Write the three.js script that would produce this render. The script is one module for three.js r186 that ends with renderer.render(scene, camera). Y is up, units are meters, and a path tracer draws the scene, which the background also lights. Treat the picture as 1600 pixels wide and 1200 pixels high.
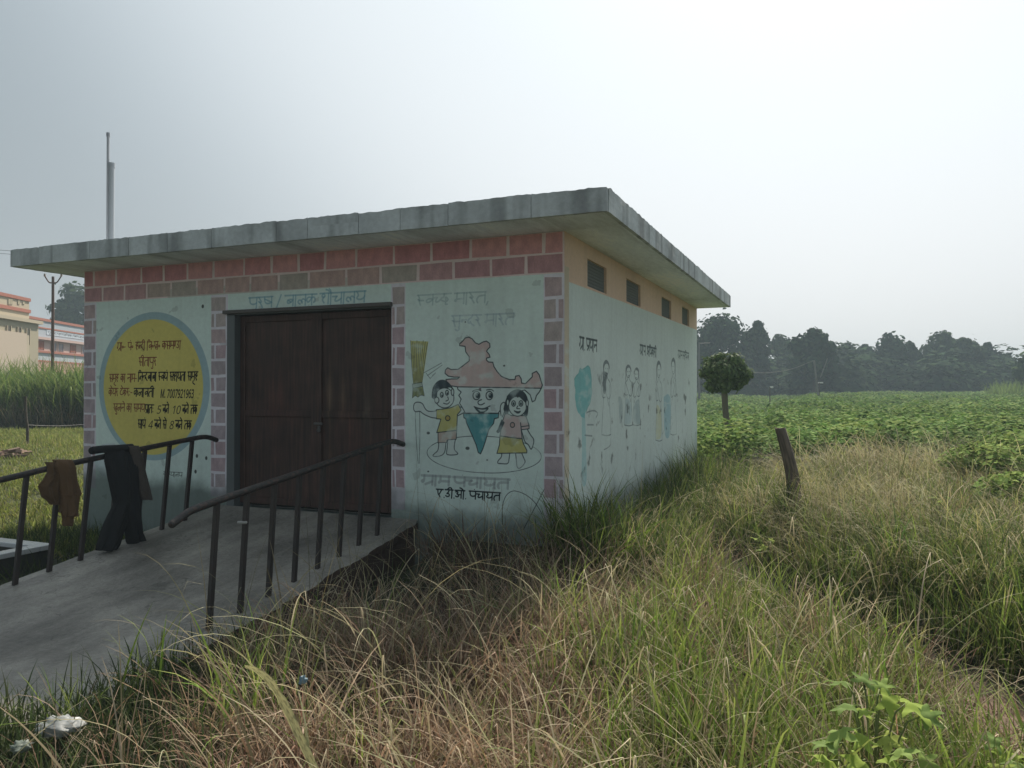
import * as THREE from 'three';
import { mergeGeometries, mergeVertices, toCreasedNormals } from 'three/addons/utils/BufferGeometryUtils.js';
import { RoundedBoxGeometry } from 'three/addons/geometries/RoundedBoxGeometry.js';
import { ImprovedNoise } from 'three/addons/math/ImprovedNoise.js';

// ---------- camera, sky, sun, air, exposure ----------
const scene = new THREE.Scene();
const YAW = THREE.MathUtils.degToRad(22.9), EYE = new THREE.Vector3(2.305, 1.75, 6.70);
const camera = new THREE.PerspectiveCamera(53.13, 4 / 3, 0.1, 1500);
camera.position.copy(EYE);
camera.rotation.order = 'YXZ';
camera.rotation.set(Math.atan(10 / 1200), YAW, 0);
const SUN = new THREE.Vector3(0.0, 1.0, -0.94).normalize();
const { clamp, lerp, smoothstep } = THREE.MathUtils;
const skyTexture = (() => {
  const W = 1024, H = 512, data = new Float32Array(W * H * 4);
  for (let j = 0; j < H; j++) {
    const el = ((j + 0.5) / H - 0.5) * Math.PI, y = Math.sin(el);
    for (let i = 0; i < W; i++) {
      const az = ((i + 0.5) / W - 0.5) * 2 * Math.PI, x = Math.cos(az) * Math.cos(el), z = Math.sin(az) * Math.cos(el);
      const g = Math.acos(THREE.MathUtils.clamp(x * SUN.x + y * SUN.y + z * SUN.z, -1, 1)) * 57.2958;
      const near = 1 / (1 + Math.exp((g - 45) / 4.8)), core = 1.2 * Math.exp(-g / 13), hz = Math.exp(-Math.max(0, y) * 5);
      const k = 0.288 * (1 - 0.60 * Math.max(0, y)) + 0.335 * near + core * 0.8 + 0.05 * hz + 0.14 * hz * near;
      let r = k * lerp(lerp(0.85, 0.99, hz), lerp(0.92, 1.05, hz), near), gg = k * lerp(lerp(1.02, 1.02, hz), lerp(1.0, 0.985, hz), near), b = k * lerp(lerp(1.15, 1.0, hz), lerp(1.05, 0.93, hz), near);
      if (y < 0) { const k = Math.max(0.25, 1 + y * 3); r *= k; gg *= k; b *= k; }
      data.set([r, gg, b, 1], (j * W + i) * 4);
    }
  }
  const t = new THREE.DataTexture(data, W, H, THREE.RGBAFormat, THREE.FloatType);
  t.mapping = THREE.EquirectangularReflectionMapping; t.magFilter = THREE.LinearFilter; t.minFilter = THREE.LinearFilter; t.needsUpdate = true;
  return t;
})();
scene.background = skyTexture; scene.environment = skyTexture;
const sun = new THREE.DirectionalLight(new THREE.Color(1.0, 0.90, 0.76), 4.2);
sun.position.copy(SUN).multiplyScalar(80); sun.target.position.set(0, 0, 0);
sun.castShadow = true; sun.shadow.radius = 3; sun.shadow.mapSize.set(4096, 4096);
Object.assign(sun.shadow.camera, { left: -30, right: 30, top: 30, bottom: -30, near: 1, far: 200 });
scene.add(sun, sun.target);
scene.fog = new THREE.FogExp2(0xb6cad6, 0.0019);
const renderer = new THREE.WebGLRenderer({ antialias: true });
renderer.toneMapping = THREE.LinearToneMapping;
renderer.toneMappingExposure = 1.50;
renderer.shadowMap.enabled = true;

// ---------- helpers ----------
function rngOf(seed) { let a = seed >>> 0; return () => { a = (a + 0x6d2b79f5) | 0; let t = Math.imul(a ^ (a >>> 15), 1 | a); t = (t + Math.imul(t ^ (t >>> 7), 61 | t)) ^ t; return ((t ^ (t >>> 14)) >>> 0) / 4294967296; }; }
const V = (x, y, z) => new THREE.Vector3(x, y, z);
const perlin = new ImprovedNoise(), noise = (x, y, z = 0) => perlin.noise(x, y, z);
const fbm = (x, y, z = 0, o = 4) => { let s = 0, a = 0.5; for (let i = 0; i < o; i++) { s += a * noise(x, y, z + i * 7.3); x *= 2; y *= 2; a *= 0.5; } return s; };
const RT = V(Math.cos(YAW), 0, -Math.sin(YAW)), FW = V(-Math.sin(YAW), 0, -Math.cos(YAW));
// a point of the place from its bearing (measured on the 1600 px wide photograph) and its distance
const at = (px, py, d) => EYE.clone().addScaledVector(RT, ((px - 800) / 1200) * d).addScaledVector(FW, d).add(V(0, ((610 - py) / 1200) * d, 0));
const depthOf = (x, z) => (x - EYE.x) * FW.x + (z - EYE.z) * FW.z, sideOf = (x, z) => (x - EYE.x) * RT.x + (z - EYE.z) * RT.z;
const onWall = (px, py) => { const d = at(px, py, 1).sub(EYE), t = -EYE.z / d.z; return [EYE.x + d.x * t, EYE.y + d.y * t]; };           // front wall plane z = 0
const onSide = (px, py) => { const d = at(px, py, 1).sub(EYE), t = -EYE.x / d.x; return [-(EYE.z + d.z * t), EYE.y + d.y * t]; };        // side wall plane x = 0
const used = new Map();
function numbered(n) { const k = used.get(n) ?? 0; used.set(n, k + 1); return k ? n + '_' + String(k).padStart(3, '0') : n; }
function shade(o) { o.castShadow = true; o.receiveShadow = true; return o; }
function thing(name, label, category, pos = [0, 0, 0], group) {
  const o = new THREE.Group(); o.name = numbered(name); o.position.set(...pos); scene.add(o);
  o.userData = { label, category }; if (group) o.userData.group = group;
  return o;
}
function part(name, geo, mat, parent) { const m = shade(new THREE.Mesh(geo, mat)); m.name = name; parent.add(m); return m; }
function lone(name, geo, mat, data, pos = [0, 0, 0]) { const m = shade(new THREE.Mesh(geo, mat)); m.name = numbered(name); m.position.set(...pos); m.userData = data; scene.add(m); return m; }
const lin = (r, g, b) => new THREE.Color().setRGB(r, g, b);
const std = (c, rough = 0.9, extra = {}) => new THREE.MeshStandardMaterial({ color: c, roughness: rough, side: THREE.DoubleSide, ...extra });
const leafMat = (t = 0.4, extra = {}) => new THREE.MeshPhysicalMaterial({ color: 0xffffff, roughness: 0.75, transmission: t, thickness: 0, vertexColors: true, side: THREE.DoubleSide, specularIntensity: 0.4, ...extra });
const box = (w, h, d, x = 0, y = 0, z = 0) => new THREE.BoxGeometry(w, h, d).translate(x, y, z);
const rbox = (w, h, d, r, x = 0, y = 0, z = 0) => new RoundedBoxGeometry(w, h, d, 1, r).translate(x, y, z);
const tube = (pts, r, seg = 24, rad = 8) => new THREE.TubeGeometry(new THREE.CatmullRomCurve3(pts), seg, r, rad);
const clean = (gs) => mergeGeometries(gs.map((g) => { const c = g.index ? g.toNonIndexed() : g.clone(); for (const k of Object.keys(c.attributes)) if (!['position', 'normal', 'uv'].includes(k)) c.deleteAttribute(k); return c; }));
function canvasOf(w, h) { const c = document.createElement('canvas'); c.width = w; c.height = h; return [c, c.getContext('2d')]; }
function grain(ctx, w, h, f) { const im = ctx.getImageData(0, 0, w, h), d = im.data; for (let y = 0, i = 0; y < h; y++) for (let x = 0; x < w; x++, i += 4) { const k = f(x, y, d, i); d[i] = clamp(d[i] * k, 0, 255); d[i + 1] = clamp(d[i + 1] * k, 0, 255); d[i + 2] = clamp(d[i + 2] * k, 0, 255); } ctx.putImageData(im, 0, 0); }
function texOf(c, srgb = true) { const t = new THREE.CanvasTexture(c); if (srgb) t.colorSpace = THREE.SRGBColorSpace; t.wrapS = t.wrapT = THREE.RepeatWrapping; return t; }
// coarse + fine plaster relief, metres per tile given by uv
const reliefTexture = (seed, sx, sy, n = 512) => { const data = new Uint8Array(n * n * 4); const r = rngOf(seed); for (let y = 0; y < n; y++) for (let x = 0; x < n; x++) { const a = fbm((x / n) * sx, (y / n) * sy, seed, 5) * 0.7 + (r() - 0.5) * 0.18; const v = clamp(128 + a * 190, 0, 255); data.set([v, v, v, 255], (y * n + x) * 4); } const t = new THREE.DataTexture(data, n, n); t.wrapS = t.wrapT = THREE.MirroredRepeatWrapping; t.magFilter = THREE.LinearFilter; t.needsUpdate = true; return t; };
const plasterRelief = reliefTexture(11, 14, 14), roughRelief = reliefTexture(23, 22, 22);

// ---------- hand lettering: a stroke alphabet for Devanagari ----------
// every stroke is a chain of two-digit points on a 10 x 10 cell, the headline at the top
const GLYPH = {
  क: ['50 59', '53 22 04 17 36 53', '53 72 84 86 77'], ख: ['20 33 25 14 47 69', '90 99', '94 73 55 67 86 95'], ग: ['20 25 17 06 15', '80 89'], च: ['03 43', '43 34 27 57 85', '80 89'], छ: ['30 33 13 05 26 57 75 53 43 56 49 69'],
  ज: ['80 89', '84 44 25 17 38 46'], ट: ['50 52 22 05 17 48 77'], ड: ['50 52 25 44 66 58 28 17'], ण: ['10 15 37 55 50', '80 89'], त: ['80 89', '83 43 24 17 29'], द: ['50 52 23 15 27 46 35 58 79'], ध: ['13 21 32 14 27 57 85', '80 89'],
  न: ['80 89', '84 24 15 26 35 24'], प: ['10 14 36 66 85', '80 89'], ब: ['84 53 25 37 66 84', '34 66', '80 89'], भ: ['20 26 17 06 25 85', '80 89'], म: ['20 25 17 16 25 85', '80 89'], य: ['10 33 24 16 47 76 84', '80 89'],
  र: ['10 33 44 35 14', '24 59'], ल: ['80 89', '85 63 45 57', '56 34 15 17 38'], व: ['84 53 25 37 66 84', '80 89'], श: ['40 21 23 43 52 30', '43 25 48', '80 89'], ष: ['10 14 36 66 85', '12 85', '80 89'], स: ['10 33 35 14', '24 49', '35 85', '80 89'],
  ह: ['50 52 22 14 44 63 55 35 27 58 49'], अ: ['12 31 43 24 45 57 38 17', '45 85', '80 89'], ए: ['20 25 47 59', '46 70'], उ: ['50 52 22 34 54 67 38 16'], थ: ['13 21 32 14 27 57 85', '80 89'], घ: ['10 13 33 15 37 66 85', '80 89'],
};
const WIDE = { क: 0.95, ख: 1.05, अ: 0.95, र: 0.6, द: 0.75, ट: 0.75, ड: 0.75, ह: 0.75 };
function hindi(ctx, text, x, y, size, opts = {}) {
  text = text.replaceAll('ओ', 'अो');
  const { slant = 0.06, squeeze = 0.8, draw = true } = opts, sx = size * squeeze; let cx = x;
  const jit = rngOf(text.length * 31 + 7);
  const stroke = (pts, ox, oy, kx = 1, ky = 1) => {
    if (!draw) return; ctx.beginPath();
    const q = pts.map(([a, b]) => [ox + a * kx * sx - (b * ky) * size * slant + (jit() - 0.5) * size * 0.02, oy + b * ky * size + (jit() - 0.5) * size * 0.02]);
    ctx.moveTo(...q[0]); for (let i = 1; i < q.length - 1; i++) ctx.quadraticCurveTo(...q[i], (q[i][0] + q[i + 1][0]) / 2, (q[i][1] + q[i + 1][1]) / 2); ctx.lineTo(...q[q.length - 1]); ctx.stroke();
  };
  const parse = (s) => s.split(' ').map((p) => [p[0] / 10, p[1] / 10.5]);
  const chars = [...text]; let wordStart = cx;
  const headline = () => { if (cx > wordStart + size * 0.1) stroke([[0, 0], [(cx - wordStart) / sx, 0]], wordStart, y); };
  for (let i = 0; i < chars.length; i++) {
    const c = chars[i], nx = chars[i + 1];
    if (c === ' ') { headline(); cx += size * 0.32; wordStart = cx; continue; }
    if (GLYPH[c]) {
      const half = nx === '्', hasBar = GLYPH[c].some((s) => /^[89]0 [89]9$/.test(s)), ra = half && chars[i + 2] === 'र';
      let w = (WIDE[c] ?? 0.9), pre = 0;
      let end = i + 1; while (chars[end] === '्') end += 2;
      if (chars[end] === 'ि' ) pre = 0.28;
      if (pre) { stroke([[0.1, 0], [0.1, 0.95]], cx, y); stroke([[0.1, 0], [0.2, -0.24], [0.6, -0.22], [0.75, 0]], cx, y); cx += sx * pre; }
      if (half && !ra) { w = hasBar ? 0.58 : w * 0.8; for (const s of GLYPH[c]) if (!/^[89]0 [89]9$/.test(s)) stroke(parse(s), cx, y, hasBar ? 0.7 : 0.85, hasBar ? 0.95 : 0.7); cx += sx * w; i++; continue; }
      for (const s of GLYPH[c]) stroke(parse(s), cx, y, 1);
      if (ra) { stroke([[0.8, 0.55], [0.3, 0.85]], cx, y); i += 2; }
      cx += sx * w;
    } else if (c === 'ा') { stroke([[0.12, 0], [0.12, 0.95]], cx, y); cx += sx * 0.28; }
    else if (c === 'ी') { stroke([[0.12, 0], [0.12, 0.95]], cx, y); stroke([[0.12, 0], [0.05, -0.25], [-0.3, -0.25], [-0.45, -0.05]], cx, y); cx += sx * 0.28; }
    else if (c === 'ि') continue;
    else if (c === 'ो' || c === 'ौ') { stroke([[0.12, 0], [0.12, 0.95]], cx, y); stroke([[0.12, 0], [-0.1, -0.22], [-0.35, -0.3]], cx, y); if (c === 'ौ') stroke([[0.12, 0], [0.1, -0.2], [-0.05, -0.34]], cx, y); cx += sx * 0.28; }
    else if (c === 'े' || c === 'ै') stroke([[-0.12, 0], [-0.3, -0.2], [-0.55, -0.3]], cx, y);
    else if (c === 'ु') stroke([[-0.15, 0.95], [-0.05, 1.1], [-0.25, 1.25], [-0.45, 1.12]], cx, y);
    else if (c === 'ू') stroke([[-0.35, 0.95], [-0.5, 1.1], [-0.3, 1.2], [0.05, 1.3]], cx, y);
    else if (c === 'ं') { if (draw) { ctx.beginPath(); ctx.arc(cx - sx * 0.25, y - size * 0.2, size * 0.06, 0, 7); ctx.fill(); } }
    else if (c === '०') { headline(); if (draw) { ctx.beginPath(); ctx.arc(cx + size * 0.12, y + size * 0.5, size * 0.1, 0, 7); ctx.stroke(); } cx += size * 0.3; wordStart = cx; }
    else if (c === '.') { headline(); if (draw) { ctx.beginPath(); ctx.arc(cx + size * 0.1, y + size * 0.9, size * 0.07, 0, 7); ctx.fill(); } cx += size * 0.25; wordStart = cx; }
    else if (c === 'ः' || c === ':') { if (c === ':') headline(); if (draw) for (const k of [0.35, 0.75]) { ctx.beginPath(); ctx.arc(cx + size * 0.1, y + size * k, size * 0.06, 0, 7); ctx.fill(); } cx += size * 0.25; if (c === ':') wordStart = cx; }
    else if (c === '-') { headline(); stroke([[0.05, 0.5], [0.4, 0.5]], cx, y); cx += sx * 0.5; wordStart = cx; }
    else if (c === '/') { headline(); stroke([[0.5, -0.1], [0.1, 1]], cx, y); cx += sx * 0.6; wordStart = cx; }
    else if (c === ',') { headline(); stroke([[0.15, 0.8], [0.05, 1.05]], cx, y); cx += sx * 0.3; wordStart = cx; }
    else { headline(); if (draw) { ctx.save(); ctx.font = `italic ${size * 1.22}px sans-serif`; ctx.fillText(c, cx, y + size * 0.92); ctx.restore(); } cx += size * 0.62; wordStart = cx; }
  }
  headline();
  return cx - x;
}
// letters a line so that it fills the width from x to x2
function hindiLine(ctx, text, x, x2, y, size) { const w = hindi(ctx, text, 0, 0, size, { draw: false, squeeze: 0.8 }); hindi(ctx, text, x, y, size, { squeeze: 0.8 * (x2 - x) / w }); }

// ---------- the toilet block: painted walls ----------
const X0 = -6.283, YB = 0.2, YT = 3.22, ZB = -7.29, FLOOR = 0.462;
const MINT = 'rgb(212,229,223)', MORTAR = 'rgb(220,216,224)';
const wallTone = (w, h, sx, sy, seed, dirt) => (ctx) => grain(ctx, w, h, (x, y) => {
  const X = x / w * sx, Y = (1 - y / h) * sy;
  let k = 1 + 0.10 * fbm(X * 1.3, Y * 1.3, seed, 4) + 0.10 * fbm(X * 9, Y * 2.2, seed + 3, 3) + 0.05 * noise(X * 60, Y * 60, seed);
  return k * dirt(X, Y);
});
const frontTexture = (() => {
  const W = 2048, H = 984, [c, g] = canvasOf(W, H), kx = W / 6.283, ky = H / (YT - YB);
  const cx = (x) => (x - X0) * kx, cy = (y) => (YT - y) * ky, rect = (x, x2, y, y2) => g.fillRect(cx(x), cy(y2), (x2 - x) * kx, (y2 - y) * ky);
  g.fillStyle = MINT; g.fillRect(0, 0, W, H);
  g.fillStyle = 'rgb(226,208,206)'; rect(X0, 0, 2.833, 3.22);
  g.fillStyle = MORTAR; for (const [a, b, t] of [[X0, -6.07, 2.83], [-4.235, -3.99, 2.83], [-1.856, -1.69, 2.83], [-0.205, 0, 2.83]]) rect(a, b, 0.55, t);
  // faded lower course: green showing through
  g.fillStyle = 'rgba(150,165,150,0.35)'; rect(-4.9, -2.3, 2.833, 2.93);
  // yellow notice disc
  const ell = (x, y, rx, ry, f) => { g.fillStyle = f; g.beginPath(); g.ellipse(cx(x), cy(y), rx * kx, ry * ky, 0, 0, 7); g.fill(); };
  ell(-5.135, 1.80, 0.885, 0.875, 'rgb(158,184,190)'); ell(-5.145, 1.79, 0.795, 0.80, 'rgb(214,200,112)');
  g.lineJoin = g.lineCap = 'round';
  const ink = (col, w) => { g.strokeStyle = g.fillStyle = col; g.lineWidth = w * kx; };
  const line = (txt, x, x2, y, s) => hindiLine(g, txt, cx(x), cx(x2), cy(y), s * kx);
  const RED = 'rgb(120,62,40)', BLACK = 'rgb(34,30,24)';
  ink(RED, 0.011); line('ग्रा०- पं० हल्दी वि०ख० कसमण्डा', -5.71, -4.745, 2.325, 0.105); line('सीतापुर', -5.352, -5.069, 2.14, 0.11);
  line('समूह का नाम-', -5.84, -5.40, 1.945, 0.105); line('केयर टेकर:-', -5.85, -5.467, 1.775, 0.105); line('खुलने का समय', -5.77, -5.266, 1.588, 0.105);
  ink(BLACK, 0.014); line('जिन्दबाबा स्वयं सहायता समूह', -5.361, -4.461, 1.962, 0.11); line('कलावती', -5.428, -5.106, 1.773, 0.11);
  line('प्रातः 5 बजे 10 बजे तक', -5.247, -4.594, 1.58, 0.11); line('सायं 4 बजे से 8 बजे तक', -5.361, -4.639, 1.40, 0.11);
  g.font = `italic ${0.135 * kx}px sans-serif`; g.fillText('M. 7007921963', cx(-5.013), cy(1.665), 0.52 * kx); g.lineWidth = 0.006 * kx; g.strokeText('M. 7007921963', cx(-5.013), cy(1.665), 0.52 * kx);
  ink('rgba(60,70,66,0.7)', 0.008); line('कार्यालय', -4.95, -4.66, 0.80, 0.06);
  // header over the door and faded slogans
  ink('rgba(116,160,176,0.6)', 0.018); line('पुरुष / बालक शौचालय', -3.69, -2.12, 2.775, 0.13);
  ink('rgba(110,140,146,0.38)', 0.016); line('स्वच्छ भारत,', -1.55, -0.74, 2.70, 0.12); ink('rgba(112,142,156,0.32)', 0.016); line('सुन्दर भारत', -1.17, -0.49, 2.48, 0.12);
  ink('rgba(130,136,140,0.45)', 0.024); line('ग्राम पंचायत', -1.50, -0.52, 0.905, 0.10);
  ink('rgb(30,44,48)', 0.013); line('ए.डी.ओ. पंचायत', -1.335, -0.62, 0.775, 0.085);
  // mural: points taken from the photograph and laid on the wall plane
  const M = (x, y) => { const [a, b] = onWall(640 + x / 4.617, 500 + y / 4.617); return [cx(a), cy(b)]; };
  const path = (s, close) => { const p = s.split(' ').map((q) => M(...q.split(',').map(Number))); g.beginPath(); g.moveTo(...p[0]); for (let i = 1; i < p.length - 1; i++) g.quadraticCurveTo(...p[i], (p[i][0] + p[i + 1][0]) / 2, (p[i][1] + p[i + 1][1]) / 2); g.lineTo(...p[p.length - 1]); if (close) g.closePath(); };
  const poly = (s) => { const p = s.split(' ').map((q) => M(...q.split(',').map(Number))); g.beginPath(); p.forEach((q, i) => (i ? g.lineTo(...q) : g.moveTo(...q))); g.closePath(); };
  const OUT = 'rgb(44,56,60)'; g.lineWidth = 0.010 * kx; g.strokeStyle = OUT;
  const fs = (f) => { if (f) { g.fillStyle = f; g.fill(); } g.stroke(); };
  const oval = (x, y, rx, ry, f, st = true) => { const [a, b] = M(x, y), [a2] = M(x + rx, y), [, b2] = M(x, y + ry); g.beginPath(); g.ellipse(a, b, Math.abs(a2 - a), Math.abs(b2 - b), 0, 0, 7); if (f) { g.fillStyle = f; g.fill(); } if (st) g.stroke(); };
  g.lineWidth = 0.006 * kx; oval(525, 970, 425, 132, null); g.lineWidth = 0.010 * kx;
  poly('345,480 348,500 372,520 355,545 372,570 360,600 385,640 402,672 640,672 660,640 700,600 760,520 830,505 870,540 885,590 905,580 915,545 935,520 950,492'); fs('rgb(204,218,216)');
  poly('360,185 362,170 385,150 400,130 425,123 450,135 475,165 500,175 530,158 555,152 578,170 580,195 565,210 555,225 575,250 580,268 555,275 555,290 570,303 600,305 608,335 630,370 660,405 680,415 720,430 760,430 765,405 790,400 805,425 808,455 835,460 860,435 885,410 885,385 915,370 935,395 945,430 958,470 950,492 345,482 300,475 270,455 262,430 300,425 345,425 360,412 320,412 280,405 255,385 258,360 275,345 300,358 350,355 385,330 430,295 430,265 405,230 400,190'); fs('rgb(200,176,172)');
  poly('388,675 645,675 640,705 612,712 606,745 572,790 560,830 545,880 530,925 512,965 495,955 480,900 450,830 430,785 410,740 405,712 392,705'); fs('rgb(74,146,154)');
  for (const [ex, r] of [[482, 25], [575, 24]]) { oval(ex, 545, r, 30, 'rgb(196,208,206)'); oval(ex + 8, 546, 14, 18, 'rgb(40,56,62)', false); oval(ex + 4, 540, 4, 5, 'rgb(200,210,208)', false); }
  path('455,515 480,498 515,510'); g.stroke(); path('555,505 585,498 605,512'); g.stroke(); oval(508, 497, 9, 8, 'rgb(92,70,80)', false);
  path('520,575 495,580 492,605 515,615 540,600'); g.stroke();
  path('465,625 500,640 540,640 580,620'); g.stroke(); path('470,630 490,662 520,670 550,660 575,630 520,648 470,630', true); fs('rgb(60,90,98)'); path('490,640 520,650 555,642 540,660 510,660', true); g.fillStyle = 'rgb(190,202,200)'; g.fill();
  // broom
  poly('5,150 135,155 92,452 26,458'); g.fillStyle = 'rgb(190,186,116)'; g.fill(); g.lineWidth = 0.005 * kx;
  for (let i = 0; i < 9; i++) { path(`${8 + i * 15},${148 + (i % 3) * 9} ${12 + i * 12},300 ${28 + i * 7.6},455`); g.stroke(); }
  poly('20,462 88,450 94,480 24,492'); fs('rgb(170,184,172)'); poly('24,492 94,480 106,548 84,540 60,556 40,545 20,562'); fs('rgb(150,158,104)'); for (let i = 0; i < 7; i++) { path(`${32 + i * 9},495 ${30 + i * 11},545`); g.stroke(); }
  path('40,600 44,820 62,1034'); g.stroke(); path('72,600 76,820 70,1034'); g.stroke();
  // boy
  g.lineWidth = 0.009 * kx;
  const SKIN = 'rgb(206,218,214)', YEL = 'rgb(190,184,112)';
  poly('205,806 340,794 336,860 272,866 266,884 206,886'); fs('rgb(186,164,150)');
  path('210,886 212,940 175,965 165,985 210,985 255,965 262,886'); fs(SKIN); path('275,868 272,930 262,970 300,975 350,970 345,955 318,935 330,862'); fs(SKIN);
  path('345,640 365,615 400,660 385,672 350,690'); fs(SKIN);
  poly('192,648 260,640 300,632 352,608 372,650 345,682 340,796 196,812 226,715 194,712'); fs(YEL); oval(275, 708, 17, 18, 'rgb(176,150,80)');
  path('194,655 140,665 110,640 95,600 60,590 30,600 28,650 45,665 75,655 100,680 160,705 194,708'); fs(SKIN);
  oval(252, 562, 68, 72, SKIN); path('163,560 160,500 200,440 255,430 305,478 318,515 300,480 262,490 235,480 210,505 195,520 196,565 178,570', true); fs('rgb(46,58,66)'); oval(196, 578, 16, 22, SKIN); oval(310, 520, 10, 24, SKIN);
  for (const ex of [232, 270]) { oval(ex, ex === 232 ? 540 : 525, 11, 18, 'rgb(190,204,200)'); oval(ex + 2, ex === 232 ? 545 : 530, 5, 8, OUT, false); }
  path('275,555 285,575 262,585'); g.stroke(); path('245,600 272,612 290,590'); g.stroke();
  // girl
  path('665,960 665,990 640,1010 632,1035 660,1035 712,1040 718,1000 722,964'); fs(SKIN); path('765,964 770,1010 775,1070 800,1070 838,1025 825,1000 810,962'); fs(SKIN);
  path('840,770 870,830 900,860 890,910 875,940 860,900 830,880 820,840 805,790'); fs(SKIN); path('660,690 650,640 662,600 690,590 690,650 668,700'); fs(SKIN);
  poly('652,836 812,858 820,890 846,940 845,958 630,962 648,900'); fs('rgb(192,186,112)');
  poly('690,668 735,690 800,690 838,690 862,760 862,784 806,792 800,740 812,858 652,836 668,740'); fs('rgb(196,174,172)'); oval(742, 757, 16, 18, 'rgb(176,146,140)');
  path('805,770 862,762'); g.stroke();
  path('665,720 640,790 626,805 640,815 655,800 682,740', true); fs('rgb(46,56,64)'); path('680,640 700,545 760,500 810,505 855,560 852,700 820,690 830,600 700,600 718,665 690,680', true); fs('rgb(46,56,64)');
  oval(778, 622, 64, 72, SKIN); path('700,600 735,545 780,535 850,610 850,570 800,508 750,508 705,550', true); fs('rgb(46,56,64)'); oval(708, 595, 9, 24, SKIN); oval(848, 600, 9, 24, SKIN);
  for (const ex of [750, 803]) { oval(ex, 602, 14, 20, 'rgb(190,204,200)'); oval(ex, 604, 7, 11, OUT, false); } oval(780, 550, 5, 6, 'rgb(120,70,80)');
  path('782,620 765,640 795,640'); g.stroke(); path('755,655 780,680 805,655 780,664 755,655'); fs('rgb(60,72,78)');
  // scribbles and knocks
  g.strokeStyle = 'rgba(60,72,76,0.65)'; g.lineWidth = 0.007 * kx; for (const s of ['105,380 230,310', '130,400 235,325', '150,420 200,370 165,400', '120,385 150,425']) { path(s); g.stroke(); }
  for (const [x, y, r] of [[135, 815, 12], [418, 925, 15], [560, 1010, 7], [135, 1092, 7], [402, 14, 6], [682, 330, 8]]) oval(x, y, r, r * 0.8, 'rgba(52,60,60,0.85)', false);
  g.strokeStyle = 'rgb(48,58,58)'; g.lineWidth = 0.006 * kx; { const [a, b] = [cx(-0.53), cy(0.66)]; g.beginPath(); g.moveTo(a - 30, b + 60); g.quadraticCurveTo(a - 40, b - 40, a + 10, b - 46); g.quadraticCurveTo(a + 70, b - 40, a + 100, b + 20); g.moveTo(a + 110, b - 60); g.lineTo(a + 40, b + 70); g.stroke(); }
  // nail marks on the left panel, repaired patch behind the railing
  for (const [x, y] of [[-4.36, 2.71], [-4.05, 2.75], [-4.44, 1.0], [-4.30, 0.98], [-4.46, 0.82]]) { g.fillStyle = 'rgba(46,50,50,0.8)'; g.beginPath(); g.ellipse(cx(x), cy(y), 0.018 * kx, 0.022 * ky, 0, 0, 7); g.fill(); }
  g.fillStyle = 'rgba(200,214,216,0.9)'; g.beginPath(); for (let i = 0; i <= 16; i++) { const a = i / 16 * 6.283, r = 1 + 0.25 * noise(i * 0.9, 3.3); g.lineTo(cx(-5.86) + Math.cos(a) * 0.26 * kx * r, cy(0.90) + Math.sin(a) * 0.20 * ky * r); } g.fill();
  // damp and soot along the foot of the wall
  const im = g.getImageData(0, 0, W, H), d = im.data, rnd = rngOf(5);
  for (let y = 0, i = 0; y < H; y++) for (let x = 0; x < W; x++, i += 4) {
    const X = X0 + x / kx, Y = YT - y / ky;
    const edge = (X > -1.9 ? lerp(0.70, 0.565, smoothstep(X, -1.75, -1.25)) + 0.06 * smoothstep(X, -0.7, -0.3) : lerp(0.80, 0.70, smoothstep(X, -6, -4.3))) + 0.22 * fbm(X * 3.2, Y * 3.2, 4, 5);
    const damp = 1 - smoothstep(Y, edge - 0.17, edge + 0.10);
    const streak = Math.max(0, fbm(X * 7, Y * 0.6, 17, 3)) * 0.11 + 0.07 * fbm(X * 1.1, Y * 1.6, 31, 4);
    const flake = fbm(X * 5, Y * 5, 40, 4) > 0.33 ? 0.10 : 0;
    let k = (1 - 0.42 * damp) * (1 - streak * 0.8) * (1 - flake) * (1 + 0.03 * (rnd() - 0.5) + 0.05 * fbm(X * 20, Y * 20, 9, 3));
    const green = damp * 0.02;
    if (X > -1.66 && X < -0.2 && Y > 0.95 && Y < 2.72) { const wear = 0.5 * smoothstep(fbm(X * 7, Y * 7, 61, 5), -0.02, 0.30) + 0.12 + 0.10 * noise(X * 30, Y * 4, 3); d[i] = lerp(d[i], 208, wear); d[i + 1] = lerp(d[i + 1], 224, wear); d[i + 2] = lerp(d[i + 2], 219, wear); }
    d[i] = clamp(d[i] * k * (1 - green), 0, 255); d[i + 1] = clamp(d[i + 1] * k, 0, 255); d[i + 2] = clamp(d[i + 2] * k * (1 - green * 0.4), 0, 255);
  }
  g.putImageData(im, 0, 0);
  const t = texOf(c); t.wrapS = t.wrapT = THREE.ClampToEdgeWrapping; return t;
})();
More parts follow.
